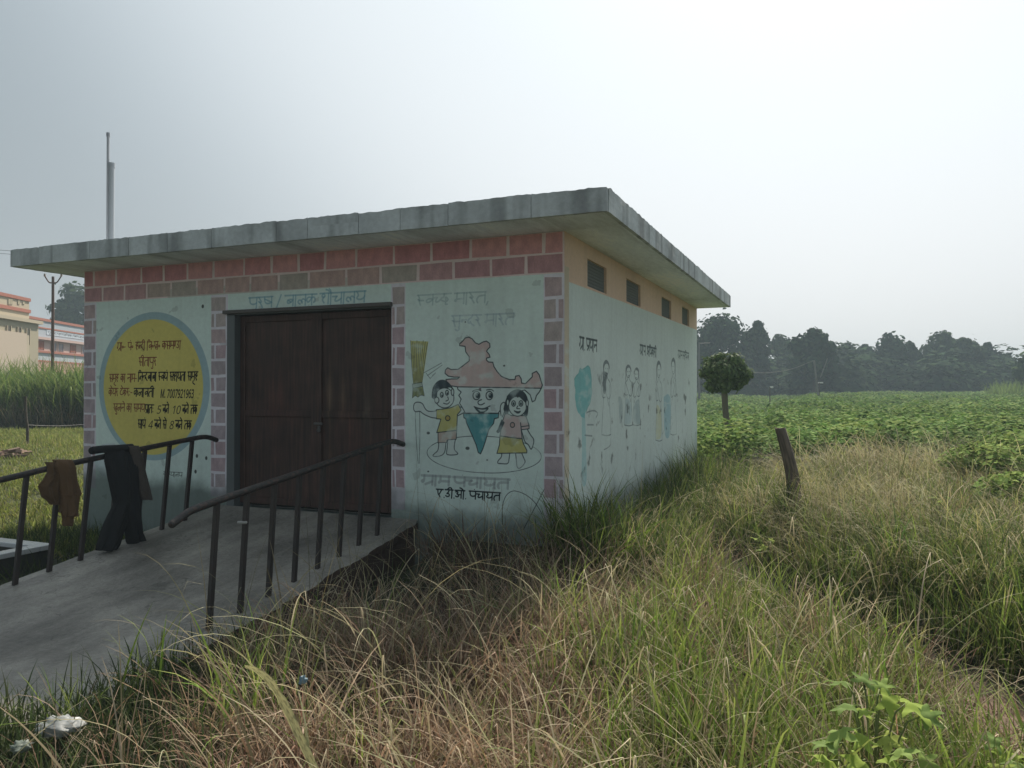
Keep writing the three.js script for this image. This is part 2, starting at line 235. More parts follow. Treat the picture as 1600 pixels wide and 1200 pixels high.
const sideTexture = (() => {
  const W = 2048, H = 848, [c, g] = canvasOf(W, H), kx = W / 7.29, ky = H / (YT - YB);
  const cx = (s) => s * kx, cy = (y) => (YT - y) * ky;
  g.fillStyle = 'rgb(206,218,215)'; g.fillRect(0, 0, W, H);
  g.fillStyle = 'rgb(218,190,168)'; g.beginPath(); g.moveTo(0, 0); g.lineTo(W, 0); g.lineTo(W, cy(2.835)); g.lineTo(cx(3), cy(2.80)); g.lineTo(0, cy(2.765)); g.fill();
  g.fillStyle = 'rgb(198,186,166)'; g.fillRect(0, cy(2.9), cx(0.13), H);
  const ink = (col, w) => { g.strokeStyle = g.fillStyle = col; g.lineWidth = w * kx; };
  g.lineJoin = g.lineCap = 'round';
  ink('rgba(62,76,78,0.85)', 0.022); hindiLine(g, 'ग्रा. प्रधान', cx(0.45), cx(1.06), cy(2.27), 0.13 * kx);
  ink('rgba(76,90,92,0.8)', 0.025); hindiLine(g, 'ग्रा.पं. अधिकारी', cx(2.95), cx(3.95), cy(2.33), 0.13 * kx); ink('rgba(90,104,104,0.65)', 0.025); hindiLine(g, 'ग्राम सचिव', cx(5.5), cx(6.5), cy(2.38), 0.13 * kx);
  const S = (x, y) => { const [a, b] = onSide(860 + x / 4, 480 + y / 4); return [cx(a), cy(b)]; };
  const path = (s, close) => { const p = s.split(' ').map((q) => S(...q.split(',').map(Number))); g.beginPath(); g.moveTo(...p[0]); for (let i = 1; i < p.length - 1; i++) g.quadraticCurveTo(...p[i], (p[i][0] + p[i + 1][0]) / 2, (p[i][1] + p[i + 1][1]) / 2); g.lineTo(...p[p.length - 1]); if (close) g.closePath(); };
  const fill = (s, f) => { path(s, true); g.fillStyle = f; g.fill(); }, draw = (s, col = 'rgba(86,100,104,0.5)', w = 0.016) => { path(s); g.strokeStyle = col; g.lineWidth = w * kx; g.stroke(); };
  fill('150,450 158,436 165,425 176,418 180,395 186,380 198,392 206,385 218,380 230,368 238,366 250,385 252,410 258,450 255,480 262,530 254,560 250,600 236,616 225,650 216,664 215,700 204,686 195,690 184,668 172,660 160,620 158,590 152,560 158,520 150,490', 'rgba(90,174,176,0.7)'); fill('196,640 214,640 220,760 224,900 228,1120 192,1120 198,900 196,760', 'rgba(120,180,190,0.42)');
  draw('150,450 158,436 165,425 176,418 180,395 186,380 198,392 206,385 218,380 230,368 238,366 250,385 252,410 258,450 255,480 262,530 254,560 250,600 236,616 225,650', 'rgba(84,150,154,0.6)', 0.014);
  const HAIR = 'rgba(88,98,102,0.72)', LINE = 'rgba(74,88,92,0.62)';
  // a standing figure in thin faded outline: head, hair, neck, blouse, arms, long skirt
  const figure = (x, y, w, h, turn, pot) => { const q = (a, b) => `${(x + a * w * turn).toFixed(1)},${(y + b * h).toFixed(1)}`, P = (...n) => { let s = []; for (let i = 0; i < n.length; i += 2) s.push(q(n[i], n[i + 1])); return s.join(' '); };
    fill(P(-0.30, 0.16, -0.34, 0.08, -0.2, 0.02, 0, 0, 0.2, 0.03, 0.32, 0.09, 0.28, 0.15, 0.2, 0.07, 0, 0.05, -0.2, 0.08, -0.24, 0.22, -0.34, 0.30), HAIR);
    draw(P(-0.24, 0.08, -0.25, 0.16, -0.1, 0.22, 0.05, 0.22, 0.22, 0.16, 0.24, 0.08), LINE, 0.012); draw(P(-0.1, 0.12, -0.05, 0.125), LINE, 0.012); draw(P(0.08, 0.12, 0.13, 0.125), LINE, 0.012); draw(P(-0.04, 0.185, 0.03, 0.195, 0.1, 0.185), LINE, 0.01);
    draw(P(-0.06, 0.22, -0.08, 0.26, -0.36, 0.30, -0.44, 0.42, -0.36, 0.52, -0.1, 0.5), LINE, 0.012); draw(P(0.08, 0.22, 0.1, 0.26, 0.36, 0.30, 0.46, 0.42, 0.3, 0.54, 0.05, 0.5), LINE, 0.012);
    draw(P(-0.28, 0.34, -0.26, 0.55, -0.4, 0.8, -0.44, 1), LINE, 0.012); draw(P(0.28, 0.34, 0.26, 0.55, 0.38, 0.8, 0.42, 1), LINE, 0.012); draw(P(-0.3, 0.3, 0, 0.46, 0.24, 0.62), LINE, 0.012); draw(P(-0.44, 1, 0, 1.02, 0.42, 1), LINE, 0.012);
    if (pot) fill(P(-0.3, 0.56, 0.28, 0.56, 0.4, 0.99, -0.42, 0.99), pot); };
  figure(350, 326, 66, 470, 1, null); fill('328,400 356,402 358,430 346,470 350,525 340,550 330,530', HAIR);
  figure(488, 356, 58, 380, 1, 'rgba(150,176,186,0.35)'); figure(538, 374, 54, 360, -1, 'rgba(116,140,148,0.40)'); fill('425,560 440,552 452,600 450,720 432,728', 'rgba(116,134,140,0.35)');
  figure(678, 330, 48, 500, 1, 'rgba(200,194,146,0.45)'); fill('708,562 732,532 754,570 752,640 748,820 712,820 709,640', 'rgba(116,166,182,0.5)'); draw('708,592 730,606 754,592', 'rgba(196,210,210,0.6)');
  figure(768, 312, 44, 480, -1, null);
  draw('225,660 265,640 300,660 285,690'); draw('215,800 260,805'); draw('230,735 270,735'); draw('335,890 380,870 375,820', 'rgba(80,90,92,0.5)', 0.012);
  const im = g.getImageData(0, 0, W, H), d = im.data, rnd = rngOf(6);
  for (let y = 0, i = 0; y < H; y++) for (let x = 0; x < W; x++, i += 4) {
    const X = x / kx, Y = YT - y / ky, e = 0.62 + 0.15 * fbm(X * 2, Y * 2, 4, 4), damp = 1 - smoothstep(Y, e - 0.15, e + 0.18);
    const scuff = smoothstep(fbm(X * 4.5, Y * 4.5, 50, 5), 0.20, 0.36) * smoothstep(Y, 0.7, 1.1) * (1 - smoothstep(Y, 1.7, 2.1)) * 0.38;
    const streak = Math.max(0, fbm(X * 6, Y * 0.7, 27, 3)) * 0.09 + 0.06 * fbm(X * 0.9, Y * 1.4, 33, 4);
    const wear = smoothstep(Y, 0.6, 1) * (1 - smoothstep(Y, 2.1, 2.25)) * (0.5 * smoothstep(fbm(X * 3.2, Y * 6, 66, 5), -0.02, 0.28) + 0.04); d[i] = lerp(d[i], 206, wear); d[i + 1] = lerp(d[i + 1], 218, wear); d[i + 2] = lerp(d[i + 2], 215, wear);
    const k = (1 - 0.3 * damp) * (1 - scuff) * (1 - streak) * (1 + 0.03 * (rnd() - 0.5) + 0.05 * fbm(X * 20, Y * 20, 9, 3));
    d[i] = clamp(d[i] * k, 0, 255); d[i + 1] = clamp(d[i + 1] * k, 0, 255); d[i + 2] = clamp(d[i + 2] * k, 0, 255);
  }
  g.putImageData(im, 0, 0);
  const t = texOf(c); t.wrapS = t.wrapT = THREE.ClampToEdgeWrapping; return t;
})();
// concrete with form marks and rain streaks: u along 6 m, v over 1.5 m
function concreteTexture(seed, base, streaks, W = 1024, H = 512, sx = 6, sy = 1.5) {
  const [c, g] = canvasOf(W, H); g.fillStyle = base; g.fillRect(0, 0, W, H);
  const rnd = rngOf(seed);
  grain(g, W, H, (x, y) => { const X = x / W * sx, Y = y / H * sy; return (1 + 0.28 * fbm(X * 1.7, Y * 1.7, seed, 5) + 0.10 * fbm(X * 22, Y * 22, seed + 2, 3)) * (1 - streaks * smoothstep(fbm(X * 4.5, Y * 0.5, seed + 9, 3), 0.02, 0.34)) * (1 + 0.07 * (rnd() - 0.5)); });
  return texOf(c);
}
const fasciaTex = concreteTexture(3, 'rgb(188,194,196)', 0.22), soffitTex = concreteTexture(8, 'rgb(226,232,238)', 0.1), rampTex = (() => { const [c, g] = canvasOf(1024, 1024); g.fillStyle = 'rgb(137,133,126)'; g.fillRect(0, 0, 1024, 1024); const r = rngOf(15);
  grain(g, 1024, 1024, (x, y) => { const X = x / 256, Y = y / 256, crack = Math.abs(fbm(X * 1.1, Y * 1.1, 70, 5)) < 0.003 ? 0.8 : 1; return (1 + 0.5 * fbm(X * 1.2, Y * 1.2, 14, 5) + 0.26 * fbm(X * 6, Y * 2.4, 19, 4) + 0.16 * fbm(X * 26, Y * 26, 16, 3)) * (1 + 0.16 * (r() - 0.5)) * crack * (fbm(X * 3.4, Y * 3.4, 90, 4) > 0.30 ? 0.9 : 1); }); return texOf(c); })();
const M = {
  front: std(0xffffff, 0.88, { map: frontTexture, bumpMap: plasterRelief, bumpScale: 0.003 }),
  side: std(0xffffff, 0.88, { map: sideTexture, bumpMap: plasterRelief, bumpScale: 0.003 }),
  fascia: std(0xffffff, 0.92, { map: fasciaTex, bumpMap: roughRelief, bumpScale: 0.006 }),
  soffit: std(0xffffff, 0.92, { map: soffitTex }),
  plain: std(lin(0.32, 0.33, 0.32), 0.9), dark: std(lin(0.03, 0.03, 0.03), 0.9),
  ramp: std(0xffffff, 0.62, { map: rampTex, bumpMap: (() => { const t = roughRelief.clone(); t.repeat.set(4, 4); t.needsUpdate = true; return t; })(), bumpScale: 0.014 }),
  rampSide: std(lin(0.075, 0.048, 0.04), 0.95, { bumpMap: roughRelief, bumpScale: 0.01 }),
  steel: std(lin(0.10, 0.115, 0.12), 0.6), lintel: std(lin(0.09, 0.085, 0.08), 0.7), rail: std(0xffffff, 0.6, { map: (() => { const [c, g] = canvasOf(512, 128); g.fillStyle = 'rgb(48,44,43)'; g.fillRect(0, 0, 512, 128); grain(g, 512, 128, (x, y, d, i) => { const n = fbm(x / 26, y / 26, 4, 5); if (n > 0.12) { d[i] *= 1.25; d[i + 1] *= 1.06; } return 1 + 0.7 * n; }); const t = texOf(c); t.repeat.set(4, 1); return t; })(), bumpMap: roughRelief, bumpScale: 0.001 }), latch: std(lin(0.10, 0.10, 0.10), 0.5, { metalness: 0.5 }),
};
const wallUV = (geo, f) => { const p = geo.attributes.position, uv = geo.attributes.uv; for (let i = 0; i < p.count; i++) uv.setXY(i, ...f(p.getX(i), p.getY(i), p.getZ(i))); return geo; };
const holeRect = (x, x2, y, y2) => { const h = new THREE.Path(); h.moveTo(x, y); h.lineTo(x, y2); h.lineTo(x2, y2); h.lineTo(x2, y); h.closePath(); return h; };
const rectShape = (x, x2, y, y2) => { const s = new THREE.Shape(); s.moveTo(x, y); s.lineTo(x2, y); s.lineTo(x2, y2); s.lineTo(x, y2); s.closePath(); return s; };

const block = thing('toilet_block', 'low concrete-roofed toilet block with painted cartoon mural and brown double door', 'building');
{
  const s = rectShape(X0, -0.002, -0.15, YT); s.holes.push(holeRect(-3.997, -1.852, FLOOR - 0.02, 2.63));
  const g = new THREE.ExtrudeGeometry(s, { depth: 0.2, bevelEnabled: false }).translate(0, 0, -0.2);
  part('front_wall', wallUV(g, (x, y) => [(x - X0) / 6.283, (y - YB) / (YT - YB)]), M.front, block);
  const VENTS = [[0.708, 1.408, 2.80, 3.08], [2.267, 2.982, 2.815, 3.09], [4.27, 4.965, 2.82, 3.10], [5.857, 6.504, 2.835, 3.12]];
  const s2 = rectShape(0.002, -ZB, -0.15, YT); for (const v of VENTS) s2.holes.push(holeRect(...v));
  const g2 = new THREE.ExtrudeGeometry(s2, { depth: 0.2, bevelEnabled: false }).translate(0, 0, -0.2).rotateY(Math.PI / 2);
  part('side_wall', wallUV(g2, (x, y, z) => [-z / 7.29, (y - YB) / (YT - YB)]), M.side, block);
  part('side_wall', box(0.2, 3.37, 7.088, X0 + 0.1, 1.535, -3.746), M.plain, block); part('back_wall', box(5.88, 3.37, 0.2, -3.143, 1.535, ZB + 0.1), M.plain, block);
  part('floor', box(5.88, 0.1, 6.88, -3.14, FLOOR - 0.06, -3.645), M.plain, block);
  // vents: a cement lattice set back in each opening
  for (const [a, b, y, y2] of VENTS) {
    const bars = [], n = Math.round((b - a) / 0.034), m = Math.round((y2 - y) / 0.034);
    for (let i = 0; i <= n; i++) bars.push(box(0.012, y2 - y, 0.013, -0.035, (y + y2) / 2, -lerp(a + 0.007, b - 0.007, i / n)));
    for (let i = 0; i <= m; i++) bars.push(box(0.010, 0.013, b - a, -0.035, lerp(y + 0.007, y2 - 0.007, i / m), -(a + b) / 2));
    part('vent_grille', clean(bars), std(lin(0.20, 0.22, 0.22), 0.95), block);
  }
  // roof: slab with a cast edge in lengths that do not quite line up
  const RX0 = -6.70, RX1 = 0.545, RZ0 = -7.31, RZ1 = 0.585;
  const slab = box(RX1 - RX0, 0.165, RZ1 - RZ0, (RX0 + RX1) / 2, 3.3045, (RZ0 + RZ1) / 2);
  const roof = part('roof_slab', wallUV(slab, (x, y, z) => [x / 6, z / 6]), M.soffit, block);
  const rnd = rngOf(77);
  const panel = (len) => { const g = new THREE.BoxGeometry(len, 0.2, 0.04, Math.max(2, Math.round(len / 0.04)), 2, 1), p = g.attributes.position, o = rnd() * 50, up = (rnd() - 0.5) * 0.006, tilt = (rnd() - 0.5) * 0.008;
    for (let i = 0; i < p.count; i++) { const x = p.getX(i), y = p.getY(i), k = y > 0.05 ? 1 : y < -0.05 ? 0.25 : 0.5, e = smoothstep(len / 2 - Math.abs(x), 0, 0.01);
      p.setY(i, y + k * (up + tilt * x / len + 0.010 * noise(x * 9, o) + 0.010 * noise(x * 41, o) - 0.003 * (1 - e) * (rnd() < 0.5 ? 1 : 0.2))); p.setZ(i, p.getZ(i) + 0.004 * noise(x * 5, y * 7, o)); }
    g.computeVertexNormals(); return g; };
  const cutsX = [18, 60, 139, 200, 261, 330, 431, 480, 560, 625, 700, 830, 948].map((px) => { const d = at(px, 330, 1).sub(EYE), t = (0.625 - EYE.z) / d.z; return EYE.x + d.x * t; });
  cutsX[0] = RX0 - 0.03; cutsX[cutsX.length - 1] = RX1 + 0.038;
  for (let i = 0; i + 1 < cutsX.length; i++) { const a = cutsX[i] + 0.003, b = cutsX[i + 1] - 0.003, g = panel(b - a).translate((a + b) / 2, 3.32, RZ1 + 0.022); part('fascia_panel', wallUV(g, (x, y) => [x / 6, (y - 3.2) / 1.5 + i * 0.13]), M.fascia, block); }
  const cutsZ = [948, 1015, 1064, 1128, 1143].map((px) => { const d = at(px, 330, 1).sub(EYE), t = (0.583 - EYE.x) / d.x; return EYE.z + d.z * t; });
  cutsZ[0] = RZ1; cutsZ[cutsZ.length - 1] = RZ0;
  for (let i = 0; i + 1 < cutsZ.length; i++) { const a = -cutsZ[i] + 0.002, b = -cutsZ[i + 1] - 0.002, g = panel(b - a).rotateY(Math.PI / 2).translate(RX1 + 0.021, 3.32, -(a + b) / 2); part('fascia_panel', wallUV(g, (x, y, z) => [z / 6 + 0.4, (y - 3.2) / 1.5 + 0.2 + i * 0.17]), M.fascia, block); }
  part('fascia_panel', wallUV(panel(RZ1 - RZ0).rotateY(Math.PI / 2).translate(RX0 - 0.021, 3.32, (RZ0 + RZ1) / 2), (x, y, z) => [z / 6, (y - 3.2) / 1.5]), M.fascia, block);

  // painted brickwork: each block of paint is a raised coat of its own over the pale joints
  const brickMats = [];
  const brickMat = (r, g, b, seed) => { const [c, q] = canvasOf(256, 128); q.fillStyle = `rgb(${r},${g},${b})`; q.fillRect(0, 0, 256, 128); const rr = rngOf(seed); grain(q, 256, 128, (x, y) => 1 + 0.18 * fbm(x / 40, y / 40, seed, 4) + 0.10 * fbm(x / 6, y / 6, seed + 1, 2) + 0.06 * (rr() - 0.5)); const m = std(0xffffff, 0.92, { map: texOf(c) }); return m; };
  const reds = [brickMat(206, 148, 150, 1), brickMat(198, 140, 144, 2), brickMat(210, 156, 156, 3)], fades = [brickMat(188, 160, 154, 4), brickMat(182, 164, 156, 5), brickMat(176, 166, 158, 6)], pinks = [brickMat(188, 150, 152, 7), brickMat(184, 142, 146, 8)];
  const mauves = [brickMat(172, 158, 164, 9), brickMat(178, 156, 162, 10), brickMat(168, 156, 160, 12)], browns = [brickMat(182, 162, 164, 13), brickMat(178, 166, 164, 15)];
  const br = rngOf(99), J = 0.016;
  const brick = (x, x2, y, y2, mats) => {
    const g = new THREE.BoxGeometry(x2 - x, y2 - y, 0.004), p = g.attributes.position, j = [0, 1, 2, 3].map(() => [(br() - 0.5) * 0.012, (br() - 0.5) * 0.010]);
    for (let i = 0; i < p.count; i++) { const k = (p.getX(i) > 0 ? 1 : 0) + (p.getY(i) > 0 ? 2 : 0); p.setXY(i, p.getX(i) + j[k][0] + (x + x2) / 2, p.getY(i) + j[k][1] + (y + y2) / 2); p.setZ(i, p.getZ(i) + 0.0005); }
    wallUV(g, (a, b) => [a * 2.1 + x, b * 2.3]); part('brick', g, mats[Math.floor(br() * mats.length)], block);
  };
  const row1 = [X0, -6.115, -5.733, -5.32, -4.962, -4.595, -4.202, -3.759, -3.377, -3.016, -2.667, -2.281, -1.827, -1.393, -0.963, -0.571, -0.202, -0.004];
  for (let i = 0; i + 1 < row1.length; i++) brick(row1[i] + J, row1[i + 1] - J, 3.032, 3.212, reds);
  const row2 = [X0, -5.961, -5.594, -5.227, -4.842, -4.45, -4.043, -3.669, -3.281, -2.881, -2.4, -1.979, -1.545, -1.144, -0.745, -0.382, -0.004];
  for (let i = 0; i + 1 < row2.length; i++) brick(row2[i] + J, row2[i + 1] - J, 2.845, 3.008, row2[i] < -5.5 ? pinks : row2[i] < -1.9 ? fades : pinks);
  const column = (x, x2, y, y2, h, stripLeft, top) => { for (let k = 0, b = y2; b - h > y; k++, b -= h) { const lo = b - h + 0.032, w = x2 - x, set = b > top ? browns : mauves;
    if (k % 2 === 0) brick(x + 0.008, x2 - (stripLeft ? 0.012 : 0.02), lo, b, set);
    else if (stripLeft) { brick(x + 0.006, x + w * 0.20, lo, b, set); brick(x + w * 0.34, x2 - 0.012, lo, b, set); }
    else { brick(x + 0.008, x + w * 0.62, lo, b, set); brick(x + w * 0.76, x2 - 0.006, lo, b, set); } } };
  column(X0, -6.07, 0.75, 2.80, 0.193, false, 2.6); column(-4.235, -4.01, 0.62, 2.80, 0.181, true, 2.3); column(-1.845, -1.69, 0.70, 2.80, 0.206, true, 2.5); column(-0.205, -0.004, 0.62, 2.80, 0.208, false, 2.3);

  // door
  const [dc, dg] = canvasOf(1024, 1024); dg.fillStyle = 'rgb(68,49,43)'; dg.fillRect(0, 0, 1024, 1024);
  for (const [x, y, w, h, f] of [[60, 180, 380, 620, 'rgba(96,48,40,0.4)'], [520, 300, 420, 600, 'rgba(92,50,40,0.3)'], [580, 180, 60, 560, 'rgba(120,104,78,0.55)'], [660, 230, 70, 420, 'rgba(120,104,78,0.4)'], [800, 320, 90, 380, 'rgba(104,110,96,0.4)'], [560, 640, 120, 200, 'rgba(116,92,66,0.35)']]) { const q = dg.createRadialGradient(0, 0, 0, 0, 0, 1); q.addColorStop(0, f); q.addColorStop(1, 'rgba(0,0,0,0)'); dg.save(); dg.translate(x + w / 2, y + h / 2); dg.scale(w / 1.4, h / 1.6); dg.fillStyle = q; dg.fillRect(-1, -1, 2, 2); dg.restore(); }
  const dr = rngOf(4); grain(dg, 1024, 1024, (x, y) => (1 + 0.5 * fbm(x / 14, y / 260, 2, 4) + 0.35 * fbm(x / 120, y / 120, 5, 4)) * (1 + 0.1 * (dr() - 0.5)));
  const doorMat = std(0xffffff, 0.7, { map: texOf(dc), bumpMap: roughRelief, bumpScale: 0.001 });
  const duv = (g) => wallUV(g, (x, y) => [(x + 3.89) / 2.04, (y - FLOOR) / 2.14]);
  for (const [a, b, z] of [[-3.886, -2.842, -0.115], [-2.836, -1.858, -0.105]]) {
    const leaf = part('door_leaf', duv(box(b - a, 2.10, 0.03, (a + b) / 2, FLOOR + 1.075, z)), doorMat, block), w = b - a;
    for (const [x, x2, y, y2] of [[a, a + 0.07, 0.03, 2.12], [b - 0.07, b, 0.03, 2.12], [a + 0.072, b - 0.072, 2.05, 2.12], [a + 0.072, b - 0.072, 1.0, 1.07], [a + 0.072, b - 0.072, 0.03, 0.10]]) part('door_rail', duv(rbox(x2 - x, y2 - y, 0.018, 0.004, (x + x2) / 2, FLOOR + (y + y2) / 2, z + 0.025)), doorMat, leaf);
  }
  const latch = part('door_latch', clean([box(0.11, 0.022, 0.016, -2.80, 1.395, -0.062), box(0.03, 0.06, 0.014, -2.79, 1.34, -0.063), new THREE.TorusGeometry(0.02, 0.005, 6, 14).translate(-2.79, 1.325, -0.054)]), M.latch, block);
  part('door_frame', clean([box(0.109, 2.16, 0.21, -3.942, FLOOR + 1.06, -0.0985), box(2.145, 0.035, 0.21, -2.925, 2.61, -0.0985)]), M.steel, block);
  part('lintel', rbox(2.19, 0.04, 0.05, 0.006, -2.935, 2.625, 0.022), M.lintel, block);
}
const vent = thing('vent_pipe', 'tall grey two-part vent pipe rising behind the left end of the roof', 'pipe', [-6.4, 3.387, -0.48]);
part('main_pipe', new THREE.CylinderGeometry(0.034, 0.034, 1.32, 16).translate(0, 0.66, 0), std(lin(0.30, 0.33, 0.36), 0.5), vent); part('pipe_collar', new THREE.CylinderGeometry(0.041, 0.041, 0.06, 16).translate(0, 1.30, 0), std(lin(0.26, 0.29, 0.32), 0.5), vent);
{ const o = V(-0.040, 0, 0.022); part('thin_pipe', new THREE.CylinderGeometry(0.018, 0.018, 1.71, 12).translate(o.x, 0.855, o.z), std(lin(0.32, 0.34, 0.37), 0.5), vent); part('pipe_cap', new THREE.CylinderGeometry(0.023, 0.023, 0.05, 12).translate(o.x, 1.70, o.z), std(lin(0.24, 0.26, 0.29), 0.5), vent); }

// ---------- ramp ----------
const rampY = (z) => Math.max(0.035, FLOOR - 0.137 * z);
{
  const ramp = thing('ramp', 'sloping grey concrete ramp leading up to the brown double door', 'ramp');
  const nx = 40, nz = 60, xa = -4.2, zb = 4.1, pos = [], uv = [], idx = [];
  const edge = (z) => -1.52 + 0.09 * fbm(z * 2.2, 1.7, 2, 4) + 0.03 * noise(z * 11, 4), edgeL = (z) => xa + 0.05 * fbm(z * 2, 9, 2, 3);
  for (let j = 0; j <= nz; j++) { const z = 0.004 + (zb - 0.004) * j / nz; for (let i = 0; i <= nx; i++) { const k = i / nx, x = lerp(edgeL(z), edge(z), k); const e = Math.min(k, 1 - k) * 2.7; const y = rampY(z) + 0.012 * fbm(x * 2.5, z * 2.5, 3, 4) - 0.03 * Math.exp(-e / 0.03) - (z > 3.6 ? (z - 3.6) * 0.14 : 0); pos.push(x, j === 0 ? FLOOR : y, z); uv.push(x / 4, z / 4); } }
  for (let j = 0; j < nz; j++) for (let i = 0; i < nx; i++) { const a = j * (nx + 1) + i; idx.push(a, a + nx + 1, a + 1, a + 1, a + nx + 1, a + nx + 2); }
  const g = new THREE.BufferGeometry(); g.setAttribute('position', new THREE.Float32BufferAttribute(pos, 3)); g.setAttribute('uv', new THREE.Float32BufferAttribute(uv, 2)); g.setIndex(idx); g.computeVertexNormals();
  part('ramp_surface', g, M.ramp, ramp);
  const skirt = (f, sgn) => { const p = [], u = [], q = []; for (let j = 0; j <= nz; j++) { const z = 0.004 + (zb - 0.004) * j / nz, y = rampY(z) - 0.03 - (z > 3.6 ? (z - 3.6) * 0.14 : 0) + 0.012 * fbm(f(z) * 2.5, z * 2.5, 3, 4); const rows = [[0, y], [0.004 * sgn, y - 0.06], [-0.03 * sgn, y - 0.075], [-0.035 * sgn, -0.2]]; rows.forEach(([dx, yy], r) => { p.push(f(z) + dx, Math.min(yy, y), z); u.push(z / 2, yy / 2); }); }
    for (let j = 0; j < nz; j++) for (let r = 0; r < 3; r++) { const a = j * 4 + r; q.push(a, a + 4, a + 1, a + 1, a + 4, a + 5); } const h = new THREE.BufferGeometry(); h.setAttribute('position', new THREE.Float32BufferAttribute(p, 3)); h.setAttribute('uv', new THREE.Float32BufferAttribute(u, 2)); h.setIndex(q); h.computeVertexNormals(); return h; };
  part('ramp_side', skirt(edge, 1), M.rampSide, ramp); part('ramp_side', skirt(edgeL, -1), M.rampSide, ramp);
}
// ---------- railings ----------
function railing(label, x, path, zs, lean, railAt) {
  const o = thing('handrail', label, 'railing', [x, 0, 0]);
  part('top_rail', tube(path.map(([z, y]) => V(0, y, z)), 0.026, 60, 10), M.rail, o);
  for (const [z, y] of [path[0], path[path.length - 1]]) part('rail_end', new THREE.SphereGeometry(0.0262, 10, 8).translate(0, y, z), M.rail, o);
  for (const z of zs) { const b = V(0, rampY(z) - 0.02, z), t = V((z * 37 % 1 - 0.5) * 0.01, railAt(z - lean) - 0.01, z - lean), m = b.clone().lerp(t, 0.5), post = part('post', new THREE.BoxGeometry(0.03, b.distanceTo(t), 0.036), M.rail, o); post.position.copy(m); post.quaternion.setFromUnitVectors(V(0, 1, 0), t.clone().sub(b).normalize()); }
  return o;
}
const interp = (path) => (z) => { for (let i = 0; i + 1 < path.length; i++) { const [a, ya] = path[i], [b, yb] = path[i + 1]; if ((z - a) * (z - b) <= 0) return lerp(ya, yb, (z - a) / (b - a)); } return path[0][1]; };
const pathL = [[3.25, 0.955], [2.541, 1.017], [2.036, 1.082], [1.183, 1.170], [0.60, 1.226], [0.36, 1.246], [0.27, 1.238], [0.16, 1.203]];
const pathR = [[2.95, 0.880], [2.80, 0.942], [2.70, 0.960], [2.555, 0.978], [1.6, 1.094], [0.297, 1.253], [0.20, 1.247], [0.06, 1.213]];
railing('dark metal handrail left of the ramp with clothes hung over it', -4.0, pathL, [3.01, 2.71, 2.41, 2.11, 1.81, 1.51, 1.21, 0.9, 0.6], 0.10, interp(pathL));
const railR = railing('dark metal handrail on the right edge of the ramp, end bent down', -1.68, pathR, [2.63, 2.33, 2.03, 1.73, 1.43, 1.13, 0.83, 0.53], 0.075, interp(pathR));
part('cloth_tie', new THREE.TorusGeometry(0.026, 0.008, 6, 12).rotateX(1.45).scale(1, 1.4, 1.2).translate(0, 0.79, 2.31), std(lin(0.35, 0.35, 0.34), 0.9), railR);

// ---------- clothes over the left railing: cloth sheets with thickness, bent over the rail ----------
const cloth = (c) => std(c, 0.95);
const onRail = (px, py) => { const d = at(px, py, 1).sub(EYE), t = (-3.95 - EYE.x) / d.x; return [EYE.z + d.z * t, EYE.y + d.y * t]; };
// rows: [photo y, photo x of the left edge, photo x of the right edge]; bulge: how far the front stands off the rail
function sheet(rows, bulge, folds, seed, thick = 0.02, x0 = -3.955) {
  const nu = 26, nv = 36, front = [], back = [];
  const R = rows.map(([py, a, b]) => [onRail(a, py), onRail(b, py)]);
  for (let j = 0; j <= nv; j++) {
    const t = j / nv * (R.length - 1), k = Math.min(Math.floor(t), R.length - 2), f = t - k;
    const A = [lerp(R[k][0][0], R[k + 1][0][0], f), lerp(R[k][0][1], R[k + 1][0][1], f)], B = [lerp(R[k][1][0], R[k + 1][1][0], f), lerp(R[k][1][1], R[k + 1][1][1], f)];
    for (let i = 0; i <= nu; i++) {
      const u = i / nu, round = Math.pow(Math.max(0, Math.sin(Math.PI * u)), 0.5), top = Math.exp(-j / nv * 14);
      const fold = folds * (Math.sin(u * 13 + seed + 2.2 * noise(j * 0.08, seed)) * 0.9 + 1.2 * noise(u * 7 + j * 0.05, j * 0.10, seed) + 0.6 * noise(u * 14, j * 0.3, seed + 2)) * Math.min(1, j / 5);
      const z = lerp(A[0], B[0], u) + 0.006 * noise(j * 0.4, u < 0.5 ? 3 : 9, seed) * (i === 0 || i === nu ? 1 : 0), y = lerp(A[1], B[1], u) + 0.01 * noise(u * 8, j * 0.2, seed + 4) * Math.min(1, j / 3);
      front.push(V(x0 + bulge * round * (1 - top * 0.9) + fold * round, y, z)); back.push(V(x0 - thick * round - bulge * 0.2 * round + fold * 0.6 * round - top * 0.05, y - 0.002, z));
    }
  }
  const pos = [], idx = [], n = nu + 1; for (const p of [...front, ...back]) pos.push(p.x, p.y, p.z); const off = front.length;
  for (let j = 0; j < nv; j++) for (let i = 0; i < nu; i++) { const a = j * n + i; idx.push(a, a + n, a + 1, a + 1, a + n, a + n + 1, off + a, off + a + 1, off + a + n, off + a + 1, off + a + n + 1, off + a + n); }
  for (let j = 0; j < nv; j++) for (const i of [0, nu]) { const a = j * n + i; idx.push(a, a + n, off + a, off + a, a + n, off + a + n); }
  for (let i = 0; i < nu; i++) for (const j of [0, nv]) { const a = j * n + i; idx.push(a, a + 1, off + a, off + a, a + 1, off + a + 1); }
  const g = new THREE.BufferGeometry(); g.setAttribute('position', new THREE.Float32BufferAttribute(pos, 3)); g.setIndex(idx); g.computeVertexNormals();
  g.setAttribute('uv', new THREE.Float32BufferAttribute(new Float32Array(pos.length / 3 * 2), 2)); return g;
}
